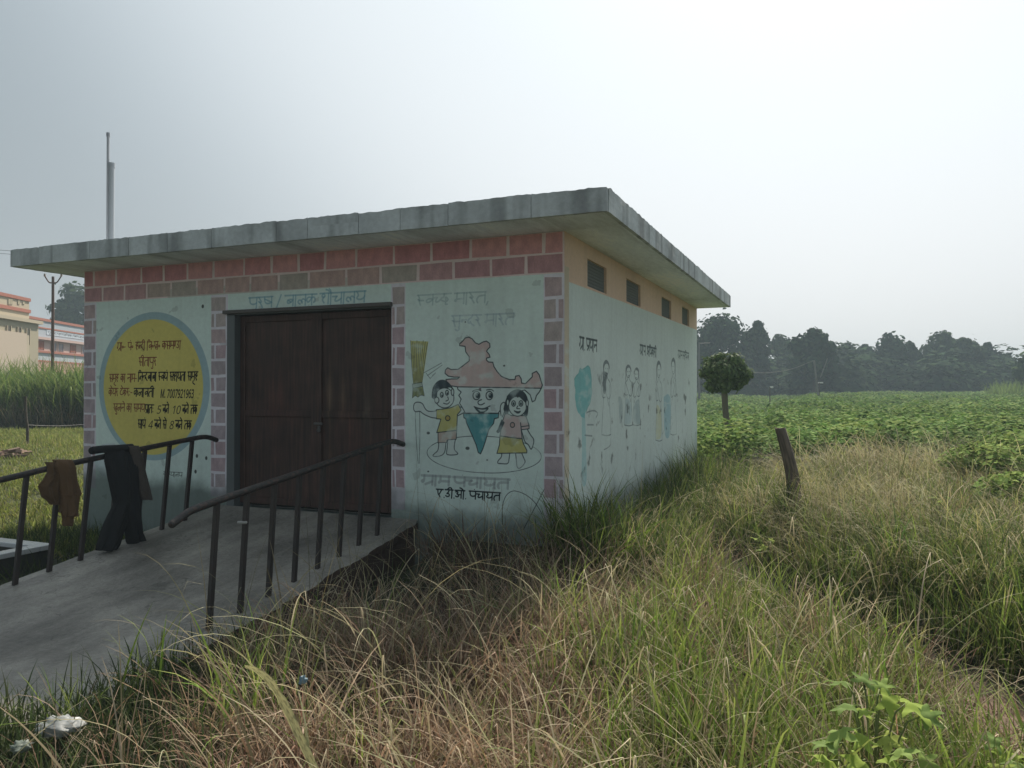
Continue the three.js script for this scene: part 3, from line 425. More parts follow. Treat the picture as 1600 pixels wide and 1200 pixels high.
{
  const t = thing('trousers', 'black trousers hanging by the waist over the left handrail', 'trousers');
  const blk = cloth(lin(0.016, 0.017, 0.019));
  part('trouser_leg', sheet([[696, 168, 214], [720, 164, 212], [760, 172, 214], [788, 178, 206], [820, 162, 196], [850, 152, 188], [859, 151, 181]], 0.07, 0.018, 1.5, 0.03), blk, t);
  part('trouser_leg', sheet([[698, 178, 214], [740, 180, 217], [790, 186, 220], [830, 197, 222], [846, 199, 229], [856, 204, 228]], 0.085, 0.016, 5.1, 0.03), blk, t);
  const wz = [147, 160, 180, 205].map((px, i) => { const [z, y] = onRail(px, [704, 702, 701, 699][i]); return V(-3.965 + 0.01 * i, y, z); });
  part('waistband', tube(wz, 0.036, 20, 9), blk, t); part('waistband', new THREE.SphereGeometry(0.037, 10, 8).translate(wz[0].x, wz[0].y, wz[0].z), blk, t);
  const st = thing('stole', 'narrow grey-brown cloth strip beside the black trousers', 'cloth'); part('cloth_strip', sheet([[696, 196, 212], [712, 200, 217], [740, 206, 223], [765, 210, 230], [780, 217, 233]], 0.035, 0.008, 8.2, 0.012, -3.905), cloth(lin(0.085, 0.070, 0.062)), st);
  const sh = thing('brown_shirt', 'brown shirt folded over the left handrail near its lower end', 'shirt'), br = cloth(lin(0.125, 0.072, 0.036)), br2 = cloth(lin(0.10, 0.058, 0.028));
  part('shirt_body', sheet([[718, 88, 114], [730, 86, 118], [750, 92, 121], [770, 94, 128], [776, 95, 125], [800, 97, 122], [806, 98, 122]], 0.055, 0.014, 2.2, 0.02), br, sh);
  part('shirt_tail', sheet([[722, 78, 96], [740, 76, 97], [760, 62, 96], [775, 68, 96], [788, 82, 95]], 0.03, 0.012, 3.9, 0.016, -3.968), br2, sh);
  part('sleeve', sheet([[768, 96, 108], [790, 96, 110], [800, 95, 101]], 0.03, 0.008, 6.6, 0.015, -3.97), br2, sh); part('sleeve', sheet([[800, 100, 121], [808, 99, 117], [821, 100, 116]], 0.035, 0.006, 7.6, 0.015, -3.962), br, sh);
}

// ---------- ground ----------
const ridge = (x, z) => (x - 1.57) * 0.8 - (z + 1.24) * 0.6;                       // distance past the edge of the field bank on the right
const bare = (x, z) => smoothstep(x, 2.45, 2.9) * smoothstep(z, 0.9, 1.5) * (1 - smoothstep(z, 2.6, 3.4)) * (1 - smoothstep(ridge(x, z), -0.25, 0.05));
function groundY(x, z) {
  let h = 0.02 * fbm(x * 0.8, z * 0.8, 3, 3) + 0.03 * noise(x * 0.25, z * 0.25, 8);
  h += 0.33 * smoothstep(-x, 7.2, 11) * smoothstep(3.5 - z, 0, 6);                  // left lawn
  h += 0.30 * smoothstep(-z, -0.2, 5) * smoothstep(x, -0.6, 0.6) * (1 - smoothstep(x, 30, 60) * 0);
  h += 0.45 * smoothstep(-z, 12, 90) * smoothstep(x, -40, 0);
  const t = ridge(x, z), right = smoothstep(x, 0.4, 1.6);
  h += right * (0.26 * smoothstep(t, -0.05, 0.55) * (1 - smoothstep(-z, 1.5, 5)) - 0.10 * Math.exp(-Math.pow((t + 0.3) / 0.35, 2)) * smoothstep(x, 1.2, 2.2));
  h += 0.14 * Math.exp(-((x - 1.15) ** 2 + (z - 2.1) ** 2) / 1.2) + 0.10 * Math.exp(-((x + 0.2) ** 2 + (z - 3.1) ** 2) / 0.7);
  h += 0.30 * (1 - smoothstep(z, 0.25, 1.5)) * smoothstep(x, -1.5, -1.1) * (1 - smoothstep(x, 0.3, 1.2)) * smoothstep(z, -0.6, 0);
  if (x > X0 - 0.4 && x < 0.3 && z < 0.2 && z > ZB) h = Math.min(h, 0.3);
  if (x > -4.5 && x < -1.3 && z > 0 && z < 4.2) h = Math.min(h, -0.02 + 0.0 * z);
  if (x > -6.6 && x < -4.5 && z > 0.8 && z < 3.4) h = Math.min(h, 0.02);
  return h;
}
{
  const xs = [], zs = [];
  const grade = (out, lo, hi, a, b, fine) => { for (let v = a; v <= b; v += fine) out.push(v); let s = fine, v = a; while (v > lo) { s *= 1.18; v -= s; out.unshift(v); } s = fine; v = b; while (v < hi) { s *= 1.18; v += s; out.push(v); } };
  grade(xs, -900, 900, -9, 8, 0.16); grade(zs, -1100, 400, -9, 7, 0.16);
  const pos = [], col = [], uv = [], idx = [], nx = xs.length;
  for (const z of zs) for (const x of xs) {
    pos.push(x, groundY(x, z), z); uv.push(x / 2, z / 2);
    const n = fbm(x * 0.7, z * 0.7, 5, 4), bb = bare(x, z), soil = [lerp(0.045, 0.15, bb) + 0.02 * n, lerp(0.045, 0.10, bb) + 0.02 * n, lerp(0.03, 0.075, bb) + 0.012 * n], green = [0.045, 0.055, 0.022];
    let k = 0.35 + 0.5 * n; if (x < -6.5) k = 0.85 + 0.4 * n; k *= 1 - bb; k = clamp(k, 0, 1);
    col.push(lerp(soil[0], green[0], k), lerp(soil[1], green[1], k), lerp(soil[2], green[2], k));
  }
  for (let j = 0; j + 1 < zs.length; j++) for (let i = 0; i + 1 < nx; i++) { const a = j * nx + i; idx.push(a, a + nx, a + 1, a + 1, a + nx, a + nx + 1); }
  const g = new THREE.BufferGeometry(); g.setAttribute('position', new THREE.Float32BufferAttribute(pos, 3)); g.setAttribute('color', new THREE.Float32BufferAttribute(col, 3)); g.setAttribute('uv', new THREE.Float32BufferAttribute(uv, 2)); g.setIndex(idx); g.computeVertexNormals();
  const o = lone('ground', g, new THREE.MeshStandardMaterial({ vertexColors: true, roughness: 1, bumpMap: roughRelief, bumpScale: 0.03 }), { label: 'uneven grassy ground with bare brown soil patches', category: 'ground', kind: 'structure' });
}

// ---------- grass ----------
// a tuft: blades that rise, lean and arch over; colours run from base to tip
function tuft(seed, o) {
  const r = rngOf(seed), pos = [], col = [], idx = [], S = o.seg ?? 6;
  const main = r() * 6.283;
  for (let b = 0; b < o.n; b++) {
    const R = o.radius * Math.sqrt(r()), ph = r() * 6.283, bx = Math.cos(ph) * R, bz = Math.sin(ph) * R;
    const L = lerp(o.len[0], o.len[1], Math.pow(r(), 1.3)), dir = o.comb ? main + (r() - 0.5) * 2.2 : r() * 6.283;
    let th = lerp(o.lean[0], o.lean[1], r()); const bend = lerp(o.bend[0], o.bend[1], r()), kink = r() < (o.kink ?? 0) ? 1 + Math.floor(r() * (S - 1)) : -1, w = lerp(o.w[0], o.w[1], r());
    const c = o.cols[Math.floor(r() * o.cols.length)], tone = 0.75 + 0.5 * r(), tip = o.tip && r() < 0.6 ? o.tip : c;
    const dx = Math.cos(dir), dz = Math.sin(dir), tw = r() * 3.14, sx = Math.cos(dir + 1.57 + (tw - 1.57) * 0.5), sz = Math.sin(dir + 1.57 + (tw - 1.57) * 0.5);
    let x = bx, y = 0, z = bz; const base = pos.length / 3, sag = (r() - 0.5) * 0.5;
    for (let s = 0; s <= S; s++) {
      const k = s / S, ww = w * (s === S ? 0.08 : (k < 0.15 ? 0.75 + k * 1.6 : 1 - Math.pow(k, 2.2) * 0.85));
      pos.push(x - sx * ww, y, z - sz * ww, x + sx * ww, y + ww * 0.25, z + sz * ww);
      const dk = tone * (0.45 + 0.55 * Math.min(1, k * 1.6));  // darker base: old sheaths, plus shade of the gaps put into colour
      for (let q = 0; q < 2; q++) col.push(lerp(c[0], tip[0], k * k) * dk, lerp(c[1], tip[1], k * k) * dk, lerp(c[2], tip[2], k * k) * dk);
      const st = L / S; x += dx * Math.sin(th) * st + sx * sag * st * k; z += dz * Math.sin(th) * st + sz * sag * st * k; y += Math.cos(th) * st;
      th += bend * (0.3 + 1.4 * k) / S; if (s === kink) th += 0.7 + r() * 1.0;
      if (y < 0.02 && s > 1) { y = 0.02 + r() * 0.03; th = Math.min(th, 1.6); }
    }
    for (let s = 0; s < S; s++) { const a = base + s * 2; idx.push(a, a + 1, a + 2, a + 1, a + 3, a + 2); }
  }
  const g = new THREE.BufferGeometry(); g.setAttribute('position', new THREE.Float32BufferAttribute(pos, 3)); g.setAttribute('color', new THREE.Float32BufferAttribute(col, 3)); g.setIndex(idx); g.computeVertexNormals(); return g;
}
const TAN = [[0.38, 0.255, 0.155], [0.44, 0.31, 0.20], [0.30, 0.185, 0.125], [0.36, 0.215, 0.145], [0.50, 0.39, 0.28], [0.25, 0.145, 0.10]], STRAW = [[0.42, 0.38, 0.19], [0.48, 0.42, 0.24], [0.36, 0.33, 0.15], [0.30, 0.30, 0.12], [0.50, 0.44, 0.28]];
const GREEN = [[0.20, 0.30, 0.05], [0.16, 0.26, 0.045], [0.25, 0.34, 0.07], [0.12, 0.21, 0.04], [0.29, 0.34, 0.09]], DARK = [[0.10, 0.15, 0.05], [0.08, 0.13, 0.045], [0.13, 0.17, 0.06]];
const grassMat = leafMat(0.5, { roughness: 0.8, specularIntensity: 0.25 });
function grassField(name, label, category, kinds, spots, mat = grassMat) {
  const o = new THREE.Group(); o.name = numbered(name); o.userData = { label, category, kind: 'stuff' }; scene.add(o);
  const per = kinds.map(() => []); for (const s of spots) per[s.k % kinds.length].push(s);
  kinds.forEach((geo, k) => { if (!per[k].length) return; const m = shade(new THREE.InstancedMesh(geo, mat, per[k].length)); m.name = 'tufts'; m.userData = { kind: 'stuff' }; const q = new THREE.Matrix4(), e = new THREE.Euler(), c = new THREE.Color();
    per[k].forEach((s, i) => { e.set(s.tx ?? 0, s.a, s.tz ?? 0); q.compose(V(s.x, s.y, s.z), new THREE.Quaternion().setFromEuler(e), V(s.s * (s.wide ?? 1), s.s, s.s * (s.wide ?? 1))); m.setMatrixAt(i, q); m.setColorAt(i, c.setRGB(s.c, s.c * (s.cg ?? 1), s.c * (s.cb ?? 1))); }); o.add(m); });
  return o;
}
// spots in a wedge before the camera: n per square metre given by a density function of the place
function scatter(seed, d0, d1, side0, side1, step, f) {
  const r = rngOf(seed), out = [];
  for (let d = d0; d < d1; d += step(d)) { const st = step(d), w = d + 0.6; for (let s = side0(w); s < side1(w); s += st) {
    const dd = d + (r() - 0.5) * st * 1.3, ss = s + (r() - 0.5) * st * 1.3, x = EYE.x + RT.x * ss + FW.x * dd, z = EYE.z + RT.z * ss + FW.z * dd;
    const v = f(x, z, dd, ss, r); if (v) out.push({ x, z, y: groundY(x, z) - 0.02, a: r() * 6.283, k: Math.floor(r() * 97), s: 1, c: 0.75 + 0.5 * r(), cg: 0.95 + 0.1 * r(), ...v }); } }
  return out;
}
const inBlock = (x, z, m = 0) => x > X0 - m && x < m && z < m && z > ZB - m, inRamp = (x, z) => x > -4.3 && x < -1.45 && z > 0 && z < 4.05, inPit = (x, z) => x > -6.6 && x < -4.6 && z > 1.2 && z < 3.4;
const patch = (x, z) => fbm(x * 0.9, z * 0.9, 12, 3);
// how green the standing grass is: dry near the ramp, green on the right
const greenness = (x, z) => clamp(smoothstep(sideOf(x, z) / Math.max(1, depthOf(x, z)), 0.03, 0.20) * 1.0 + patch(x, z) * 0.9, 0, 1);
const clump = (x, z) => smoothstep(fbm(x * 2.1, z * 2.1, 44, 3), -0.16, 0.20);
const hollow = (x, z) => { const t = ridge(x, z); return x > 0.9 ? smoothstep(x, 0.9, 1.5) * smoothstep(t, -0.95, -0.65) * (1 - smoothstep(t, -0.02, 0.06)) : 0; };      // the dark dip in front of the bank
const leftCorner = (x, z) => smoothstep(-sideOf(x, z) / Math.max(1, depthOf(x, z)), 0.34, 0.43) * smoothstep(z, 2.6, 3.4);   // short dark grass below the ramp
const deadHollow = (x, z) => smoothstep(x, -1.6, -1.4) * (1 - smoothstep(x, -0.15 + 0.3 * noise(z * 1.3, 2), 0.35 + 0.3 * noise(z * 1.3, 2))) * (1 - smoothstep(z, 2.0 + 0.4 * noise(x * 1.7, 5), 2.6 + 0.4 * noise(x * 1.7, 5)));   // dead, open patch between ramp and wall, its dry tufts tinted with painted shade
const rampGap = (x, z) => smoothstep(x, -1.5, -0.55 - 0.25 * patch(x * 2, z * 2)) * 1;                 // thin grass along the ramp
const dry = [0, 1, 2, 3].map((i) => tuft(100 + i, { n: 25, radius: 0.16, len: [0.35, 0.80], lean: [0.02, 0.5], bend: [0.5, 2.6], kink: 0.25, w: [0.0024, 0.0062], cols: TAN, tip: [0.50, 0.42, 0.30], seg: 7 }));
const dryLow = [0, 1, 2].map((i) => tuft(140 + i, { n: 34, radius: 0.2, len: [0.25, 0.55], lean: [0.4, 1.35], bend: [0.2, 1.4], kink: 0.3, w: [0.002, 0.0048], cols: TAN, comb: true, seg: 5 }));
const green = [0, 1, 2, 3].map((i) => tuft(200 + i, { n: 22, radius: 0.15, len: [0.32, 0.72], lean: [0.0, 0.35], bend: [0.2, 1.5], kink: 0.08, w: [0.003, 0.0078], cols: GREEN, tip: [0.34, 0.38, 0.11], seg: 6 }));
const mixed = [0, 1, 2].map((i) => tuft(240 + i, { n: 21, radius: 0.18, len: [0.3, 0.7], lean: [0.1, 0.7], bend: [0.4, 2.0], kink: 0.15, w: [0.0025, 0.006], cols: [...STRAW, ...GREEN.slice(0, 2)], tip: [0.46, 0.42, 0.24], seg: 6 }));
const lodged = [0, 1, 2, 3].map((i) => tuft(300 + i, { n: 27, radius: 0.24, len: [0.5, 1.05], lean: [0.15, 0.8], bend: [0.9, 2.4], kink: 0.1, w: [0.003, 0.0068], cols: [...STRAW, ...STRAW, GREEN[0], GREEN[2]], tip: [0.52, 0.47, 0.30], comb: true, seg: 7 }));
const bankGreen = [0, 1, 2].map((i) => tuft(340 + i, { n: 34, radius: 0.2, len: [0.3, 0.75], lean: [0.05, 0.6], bend: [0.3, 1.8], w: [0.003, 0.008], cols: [...GREEN, ...DARK], seg: 5 }));
const lawn = [0, 1, 2].map((i) => tuft(400 + i, { n: 60, radius: 0.3, len: [0.05, 0.14], lean: [0, 0.8], bend: [0, 1], w: [0.004, 0.008], cols: [[0.25, 0.30, 0.075], [0.31, 0.34, 0.10], [0.40, 0.37, 0.14], [0.19, 0.25, 0.06]], seg: 3 }));
const shortDark = [0, 1, 2].map((i) => tuft(430 + i, { n: 44, radius: 0.2, len: [0.08, 0.28], lean: [0, 0.8], bend: [0, 1.3], w: [0.002, 0.0045], cols: DARK, seg: 4 }));
const L = (k) => (w) => k * w;
{
  // foreground: dry stalks
  const near = (d) => d < 3.4 ? 0.105 : d < 5 ? 0.13 : 0.17;
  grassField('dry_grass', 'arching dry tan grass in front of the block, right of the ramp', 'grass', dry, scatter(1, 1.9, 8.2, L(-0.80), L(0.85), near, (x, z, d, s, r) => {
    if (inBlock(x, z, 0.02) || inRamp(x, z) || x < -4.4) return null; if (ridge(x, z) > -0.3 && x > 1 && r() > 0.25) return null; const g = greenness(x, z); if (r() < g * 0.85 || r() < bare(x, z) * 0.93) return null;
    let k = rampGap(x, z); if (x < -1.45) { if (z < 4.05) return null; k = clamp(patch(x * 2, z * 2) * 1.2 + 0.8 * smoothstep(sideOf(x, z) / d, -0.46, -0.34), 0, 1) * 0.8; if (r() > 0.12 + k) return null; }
    const cl = clump(x, z); const dh = deadHollow(x, z), lc = leftCorner(x, z); if (r() < dh * (z < 1.1 ? 0.35 : 0.68) || r() < lc * 0.86) return null; if (r() > 0.15 + 0.85 * k || r() > 0.35 + 0.65 * cl || r() < hollow(x, z)) return null; if (d < 2.5 && r() < 0.35) return null; return { s: (0.52 + 0.5 * r()) * (0.7 + 0.4 * cl) * (0.62 + 0.38 * k) * (d < 2.6 ? 0.75 : 1), ...(dh > 0.5 ? { c: 0.28 + 0.35 * r(), cg: 0.92, cb: 1.05 } : {}), tx: (r() - 0.5) * 0.4, tz: (r() - 0.5) * 0.4 }; }));  // lower tint in the dead patch is shade put into the blade colour
  grassField('dry_litter', 'flattened brown dry stalks matted on the ground between the tufts', 'dry grass', dryLow, scatter(2, 1.9, 8.2, L(-0.80), L(0.85), (d) => near(d) * 1.15, (x, z, d, s, r) => {
    if (inBlock(x, z, 0.02) || inRamp(x, z) || x < -4.4) return null; if (x < -1.45 && r() > 0.2) return null; if (r() < hollow(x, z) * 0.7 || r() < deadHollow(x, z) * 0.72 || r() < leftCorner(x, z) * 0.75) return null; if (ridge(x, z) > 0.1 && x > 1) return null; if (r() < greenness(x, z) * 0.45) return null; if (rampGap(x, z) < r() * 0.7 && x > -1.5) return null;
    return { s: 0.65 + 0.5 * r(), c: 0.6 + 0.5 * r() }; }));
  // foreground: green blades
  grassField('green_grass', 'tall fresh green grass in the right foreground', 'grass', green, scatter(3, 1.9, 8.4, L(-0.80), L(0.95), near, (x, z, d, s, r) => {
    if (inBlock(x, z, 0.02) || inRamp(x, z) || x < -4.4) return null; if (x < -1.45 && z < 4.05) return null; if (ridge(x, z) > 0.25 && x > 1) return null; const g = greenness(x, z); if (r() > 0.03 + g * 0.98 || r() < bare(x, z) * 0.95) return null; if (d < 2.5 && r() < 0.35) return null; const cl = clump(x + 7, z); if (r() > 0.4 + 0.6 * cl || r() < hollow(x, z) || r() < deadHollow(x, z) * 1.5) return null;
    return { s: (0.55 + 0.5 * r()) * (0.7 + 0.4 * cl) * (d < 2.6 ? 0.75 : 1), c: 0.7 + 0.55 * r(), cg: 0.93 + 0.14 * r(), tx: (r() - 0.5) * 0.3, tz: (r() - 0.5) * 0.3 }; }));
  grassField('straw_grass', 'thin yellowing grass mixed through the foreground', 'grass', mixed, scatter(4, 2.0, 8.4, L(-0.80), L(0.95), (d) => near(d) * 1.2, (x, z, d, s, r) => {
    if (inBlock(x, z, 0.02) || inRamp(x, z) || x < -1.45) return null; if (ridge(x, z) > 0.25 && x > 1) return null; const g = greenness(x, z); if (rampGap(x, z) < r()) return null; if (r() < bare(x, z) * 0.8 || r() > 0.22 + 0.4 * g || r() < hollow(x, z) || r() < leftCorner(x, z) * 0.8 || r() < deadHollow(x, z) * 1.3) return null; return { s: 0.6 + 0.55 * r(), tx: (r() - 0.5) * 0.5, tz: (r() - 0.5) * 0.5 }; }));
  // grass beyond the bank on the right
  const tall = (x, z) => 0.8 + 0.35 * fbm(x * 0.5, z * 0.5, 21, 3);
  grassField('lodged_grass', 'pale yellow-green grass bent over around the wooden stump', 'grass', lodged, scatter(5, 5.4, 15.5, (w) => 0.02 * w, L(0.86), (d) => d < 9 ? 0.165 : 0.24, (x, z, d, s, r) => {
    if (inBlock(x, z, 0.15)) return null; const t = ridge(x, z); if (x > 1 && t < 0.1) return null; if (x <= 1 && z > -1.2) return null; if (r() < 0.12) return null; const back = depthOf(x, z) > 12.3 + 1.2 * noise(x * 0.4, z * 0.4, 3) ? 0.6 : 1 + 0.55 * smoothstep(d, 8.6, 10) * smoothstep(s / d, 0.33, 0.40);
    return { s: (0.62 + 0.4 * r()) * tall(x, z) * back, c: 0.75 + 0.45 * r(), cb: 0.8 + 0.4 * r(), a: 2.4 + (r() - 0.5) * 3.4 + 2 * noise(x * 0.5, z * 0.5, 6) }; }));
  grassField('bank_grass', 'dense green grass on the bank behind the dark hollow', 'grass', bankGreen, scatter(6, 4.2, 12, (w) => 0.0 * w, L(0.9), (d) => d < 7 ? 0.13 : 0.21, (x, z, d, s, r) => {
    if (inBlock(x, z, 0.05)) return null; const t = ridge(x, z); if (x > 0.9) { if (t < -0.03) return null; if (t > 0.7 && r() < 0.62 - 0.5 * smoothstep(x, 3, 5)) return null; return { s: (0.6 + 0.5 * r()) * (t > 0.4 ? 0.9 : 0.75), c: 0.7 + 0.5 * r() }; }
    if (x > 0 && x <= 0.9 && z < 0.6 && r() < 0.85) return { s: 0.75 + 0.5 * r(), c: 0.6 + 0.4 * r() }; return null; }));
  // left side
  grassField('lawn', 'short sunlit grass to the left of the block', 'grass', lawn, scatter(7, 8.2, 27, L(-0.86), L(-0.40), (d) => d < 13 ? 0.25 : 0.36, (x, z, d, s, r) => inBlock(x, z, 0.1) || inRamp(x, z) || inPit(x, z) || x > -4.3 ? null : { s: (0.7 + 0.6 * r()) * (d > 19 ? 1.4 : 1), c: 0.75 + 0.5 * r(), cb: 0.8 + 0.4 * r(), wide: 1.3 }));
  grassField('short_grass', 'short green grass with shade painted into its dark tone, beside and below the ramp', 'grass', shortDark, scatter(8, 2.0, 9.5, L(-0.86), L(0.3), (d) => d < 5 ? 0.15 : 0.2, (x, z, d, s, r) => {
    if (inBlock(x, z, 0.03) || inRamp(x, z) || inPit(x, z) && r() < 0.9) return null; if (x > 0.2 || r() < deadHollow(x, z) * 0.93) return null; return { s: (leftCorner(x, z) > 0.5 ? 0.95 : 0.6) + 0.7 * r(), c: (x > -1.5 ? 0.45 : 0.7) + 0.4 * r() }; }));  // darker tint right of the ramp puts shade into the grass colour
}
grassField('long_stalks', 'single long pale blades arching over the foreground grass', 'grass', [0, 1, 2, 3].map((i) => tuft(460 + i, { n: 4, radius: 0.12, len: [0.75, 1.25], lean: [0.05, 0.7], bend: [0.7, 2.3], kink: 0.3, w: [0.0028, 0.0058], cols: [[0.42, 0.36, 0.22], [0.38, 0.34, 0.19], [0.50, 0.44, 0.30], [0.31, 0.35, 0.15]], tip: [0.54, 0.48, 0.34], seg: 10 })), scatter(12, 2.3, 8.6, L(-0.55), L(0.9), (d) => d < 4.5 ? 0.26 : 0.36, (x, z, d, s, r) => inBlock(x, z, 0.1) || inRamp(x, z) || x < -1.2 || r() < hollow(x, z) || r() < bare(x, z) * 0.8 || rampGap(x, z) < r() * 0.6 || r() < leftCorner(x, z) * 0.85 ? null : { s: 0.7 + 0.4 * r() }));
// seed stalks standing above the grass
grassField('seed_stalks', 'thin upright seed stalks rising above the green grass', 'grass', [0, 1, 2].map((i) => { const base = tuft(480 + i, { n: 5, radius: 0.2, len: [0.7, 1.15], lean: [0, 0.25], bend: [0.05, 0.7], w: [0.0016, 0.0024], cols: [[0.14, 0.13, 0.06], [0.28, 0.24, 0.12], [0.36, 0.32, 0.2]], seg: 7 }); return base; }), scatter(9, 2.8, 12, L(-0.25), L(0.86), () => 0.6, (x, z, d, s, r) => inBlock(x, z, 0.1) || inRamp(x, z) || x < -1.3 ? null : { s: 0.75 + 0.35 * r() }));

// ---------- crop field on the right ----------
function leafCluster(seed, o) {
  const r = rngOf(seed), pos = [], nor = [], col = [];
  const quad = (p, n, up, w, h, c) => { const s = new THREE.Vector3().crossVectors(n, up).normalize(), t = new THREE.Vector3().crossVectors(s, n).normalize(), fold = n.clone().multiplyScalar(-w * 0.25);
    const a = p.clone().addScaledVector(t, -h), b = p.clone().addScaledVector(s, w).add(fold).addScaledVector(t, -h * 0.15), d = p.clone().addScaledVector(s, -w).add(fold).addScaledVector(t, -h * 0.15), e = p.clone().addScaledVector(t, h);
    const fn = new THREE.Vector3().crossVectors(b.clone().sub(a), e.clone().sub(a)); for (const q of fn.dot(n) > 0 ? [a, b, e, a, e, d] : [a, e, b, a, d, e]) { pos.push(q.x, q.y, q.z); nor.push(n.x, n.y, n.z); col.push(...c); } };
  for (let i = 0; i < o.n; i++) { const ph = r() * 6.283, el = Math.asin(r()), R = Math.pow(r(), 0.4), p = V(Math.cos(ph) * Math.cos(el) * o.rx * R, o.h0 + Math.sin(el) * o.ry * R, Math.sin(ph) * Math.cos(el) * o.rx * R);
    const n = V((r() - 0.5) * 1.3, 0.55 + r() * 0.8, (r() - 0.5) * 1.3).addScaledVector(p.clone().sub(V(0, o.h0, 0)), 0.8).normalize(), s = o.size * (0.6 + 0.7 * r()), c = o.cols[Math.floor(r() * o.cols.length)], t = 0.75 + 0.5 * r();
    quad(p, n, V(r() - 0.5, 0.2, r() - 0.5), s, s * 1.25, [c[0] * t, c[1] * t, c[2] * t]); }
  const g = new THREE.BufferGeometry(); g.setAttribute('position', new THREE.Float32BufferAttribute(pos, 3)); g.setAttribute('normal', new THREE.Float32BufferAttribute(nor, 3)); g.setAttribute('color', new THREE.Float32BufferAttribute(col, 3)); return g;
}
const cropMat = leafMat(0.3, { roughness: 0.95, specularIntensity: 0.12 });
const CROP = [[0.10, 0.185, 0.045], [0.125, 0.21, 0.055], [0.165, 0.245, 0.07], [0.07, 0.135, 0.035], [0.17, 0.225, 0.065]];
{
  const plants = [0, 1, 2].map((i) => leafCluster(500 + i, { n: 95, rx: 0.38, ry: 0.52, h0: 0.32, size: 0.046, cols: CROP }));
  const far = [0, 1].map((i) => leafCluster(520 + i, { n: 190, rx: 0.95, ry: 0.5, h0: 0.34, size: 0.07, cols: CROP }));
  const f = (x, z, d, s, r) => inBlock(x, z, 0.5) || d < 13.2 + 1.6 * noise(x * 0.5, z * 0.5, 14) ? null : { s: 0.85 + 0.3 * r() + 0.28 * noise(x * 0.3, z * 0.3, 2) + 0.15 * noise(x * 1.1, z * 1.1, 7), c: (0.85 + 0.4 * r()) * (1 + 0.3 * noise(x * 0.16, z * 0.16, 9)), cg: 1, cb: 0.75 + 0.4 * r() };
  grassField('crop_field', 'broad field of leafy green crop in front of the far trees', 'crop', plants, scatter(10, 12.0, 30, (w) => 0.14 * w, L(0.85), (d) => d < 20 ? 0.44 : 0.55, f), cropMat);
  grassField('crop_field', 'far part of the leafy green crop reaching to the tree line', 'crop', far, scatter(11, 29.5, 92, (w) => 0.02 * w, L(0.85), (d) => d < 50 ? 1.15 : 1.5, f), cropMat);
}

// ---------- trees ----------
const barkMat = std(lin(0.10, 0.085, 0.07), 0.95), crownMat = leafMat(0.22, { roughness: 1, specularIntensity: 0.1 }), farMat = leafMat(0.10, { roughness: 1, specularIntensity: 0.05 });
function crown(seed, lobes, n, size, cols, cut) {
  const r = rngOf(seed), pos = [], nor = [], col = [];
  const vol = lobes.map((l) => Math.pow(l[3], 2)), sum = vol.reduce((a, b) => a + b, 0);
  for (let i = 0; i < n; i++) {
    let k = 0, q = r() * sum; while (k < lobes.length - 1 && (q -= vol[k]) > 0) k++;
    const [lx, ly, lz, lr, sq = 0.8] = lobes[k], ph = r() * 6.283, cz = r() * 2 - 1, R = lr * (0.55 + 0.5 * Math.pow(r(), 0.6)) * (r() < 0.13 ? 1 + 0.4 * r() : 1) * (1 + 0.42 * noise(ph * 1.5, cz * 3, seed + k) + 0.2 * noise(ph * 4, cz * 7, seed + k)), sn = Math.sqrt(1 - cz * cz);
    if (noise(ph * 2.2 + k * 9, cz * 4, seed * 0.37) < (cut ?? -0.22)) continue;                                        // gaps between the clumps
    const dir = V(Math.cos(ph) * sn, cz, Math.sin(ph) * sn), p = V(lx + dir.x * R, ly + dir.y * R * sq, lz + dir.z * R), nn = dir.clone().add(V(r() - 0.5, r() - 0.3, r() - 0.5)).normalize();
    const a = V(r() - 0.5, r() - 0.5, r() - 0.5).normalize(), s1 = new THREE.Vector3().crossVectors(nn, a).normalize(), s2 = new THREE.Vector3().crossVectors(nn, s1);
    const c = cols[Math.floor(r() * cols.length)], t = 0.7 + 0.55 * r(), w = size * (0.5 + 0.8 * r());
    const P = [[-1, -0.2], [-0.2, -0.7], [0.9, -0.3], [0.5, 0.6], [-0.5, 0.8]].map(([u, v]) => p.clone().addScaledVector(s1, u * w * (0.7 + 0.6 * r())).addScaledVector(s2, v * w * (0.7 + 0.6 * r())));
    const fn = new THREE.Vector3().crossVectors(P[1].clone().sub(P[0]), P[2].clone().sub(P[0])), up = fn.dot(nn) > 0; for (const [i0, i1, i2] of up ? [[0, 1, 2], [0, 2, 3], [0, 3, 4]] : [[0, 2, 1], [0, 3, 2], [0, 4, 3]]) for (const q2 of [P[i0], P[i1], P[i2]]) { pos.push(q2.x, q2.y, q2.z); nor.push(nn.x, nn.y, nn.z); col.push(c[0] * t, c[1] * t, c[2] * t); }
  }
  const g = new THREE.BufferGeometry(); g.setAttribute('position', new THREE.Float32BufferAttribute(pos, 3)); g.setAttribute('normal', new THREE.Float32BufferAttribute(nor, 3)); g.setAttribute('color', new THREE.Float32BufferAttribute(col, 3)); return g;
}
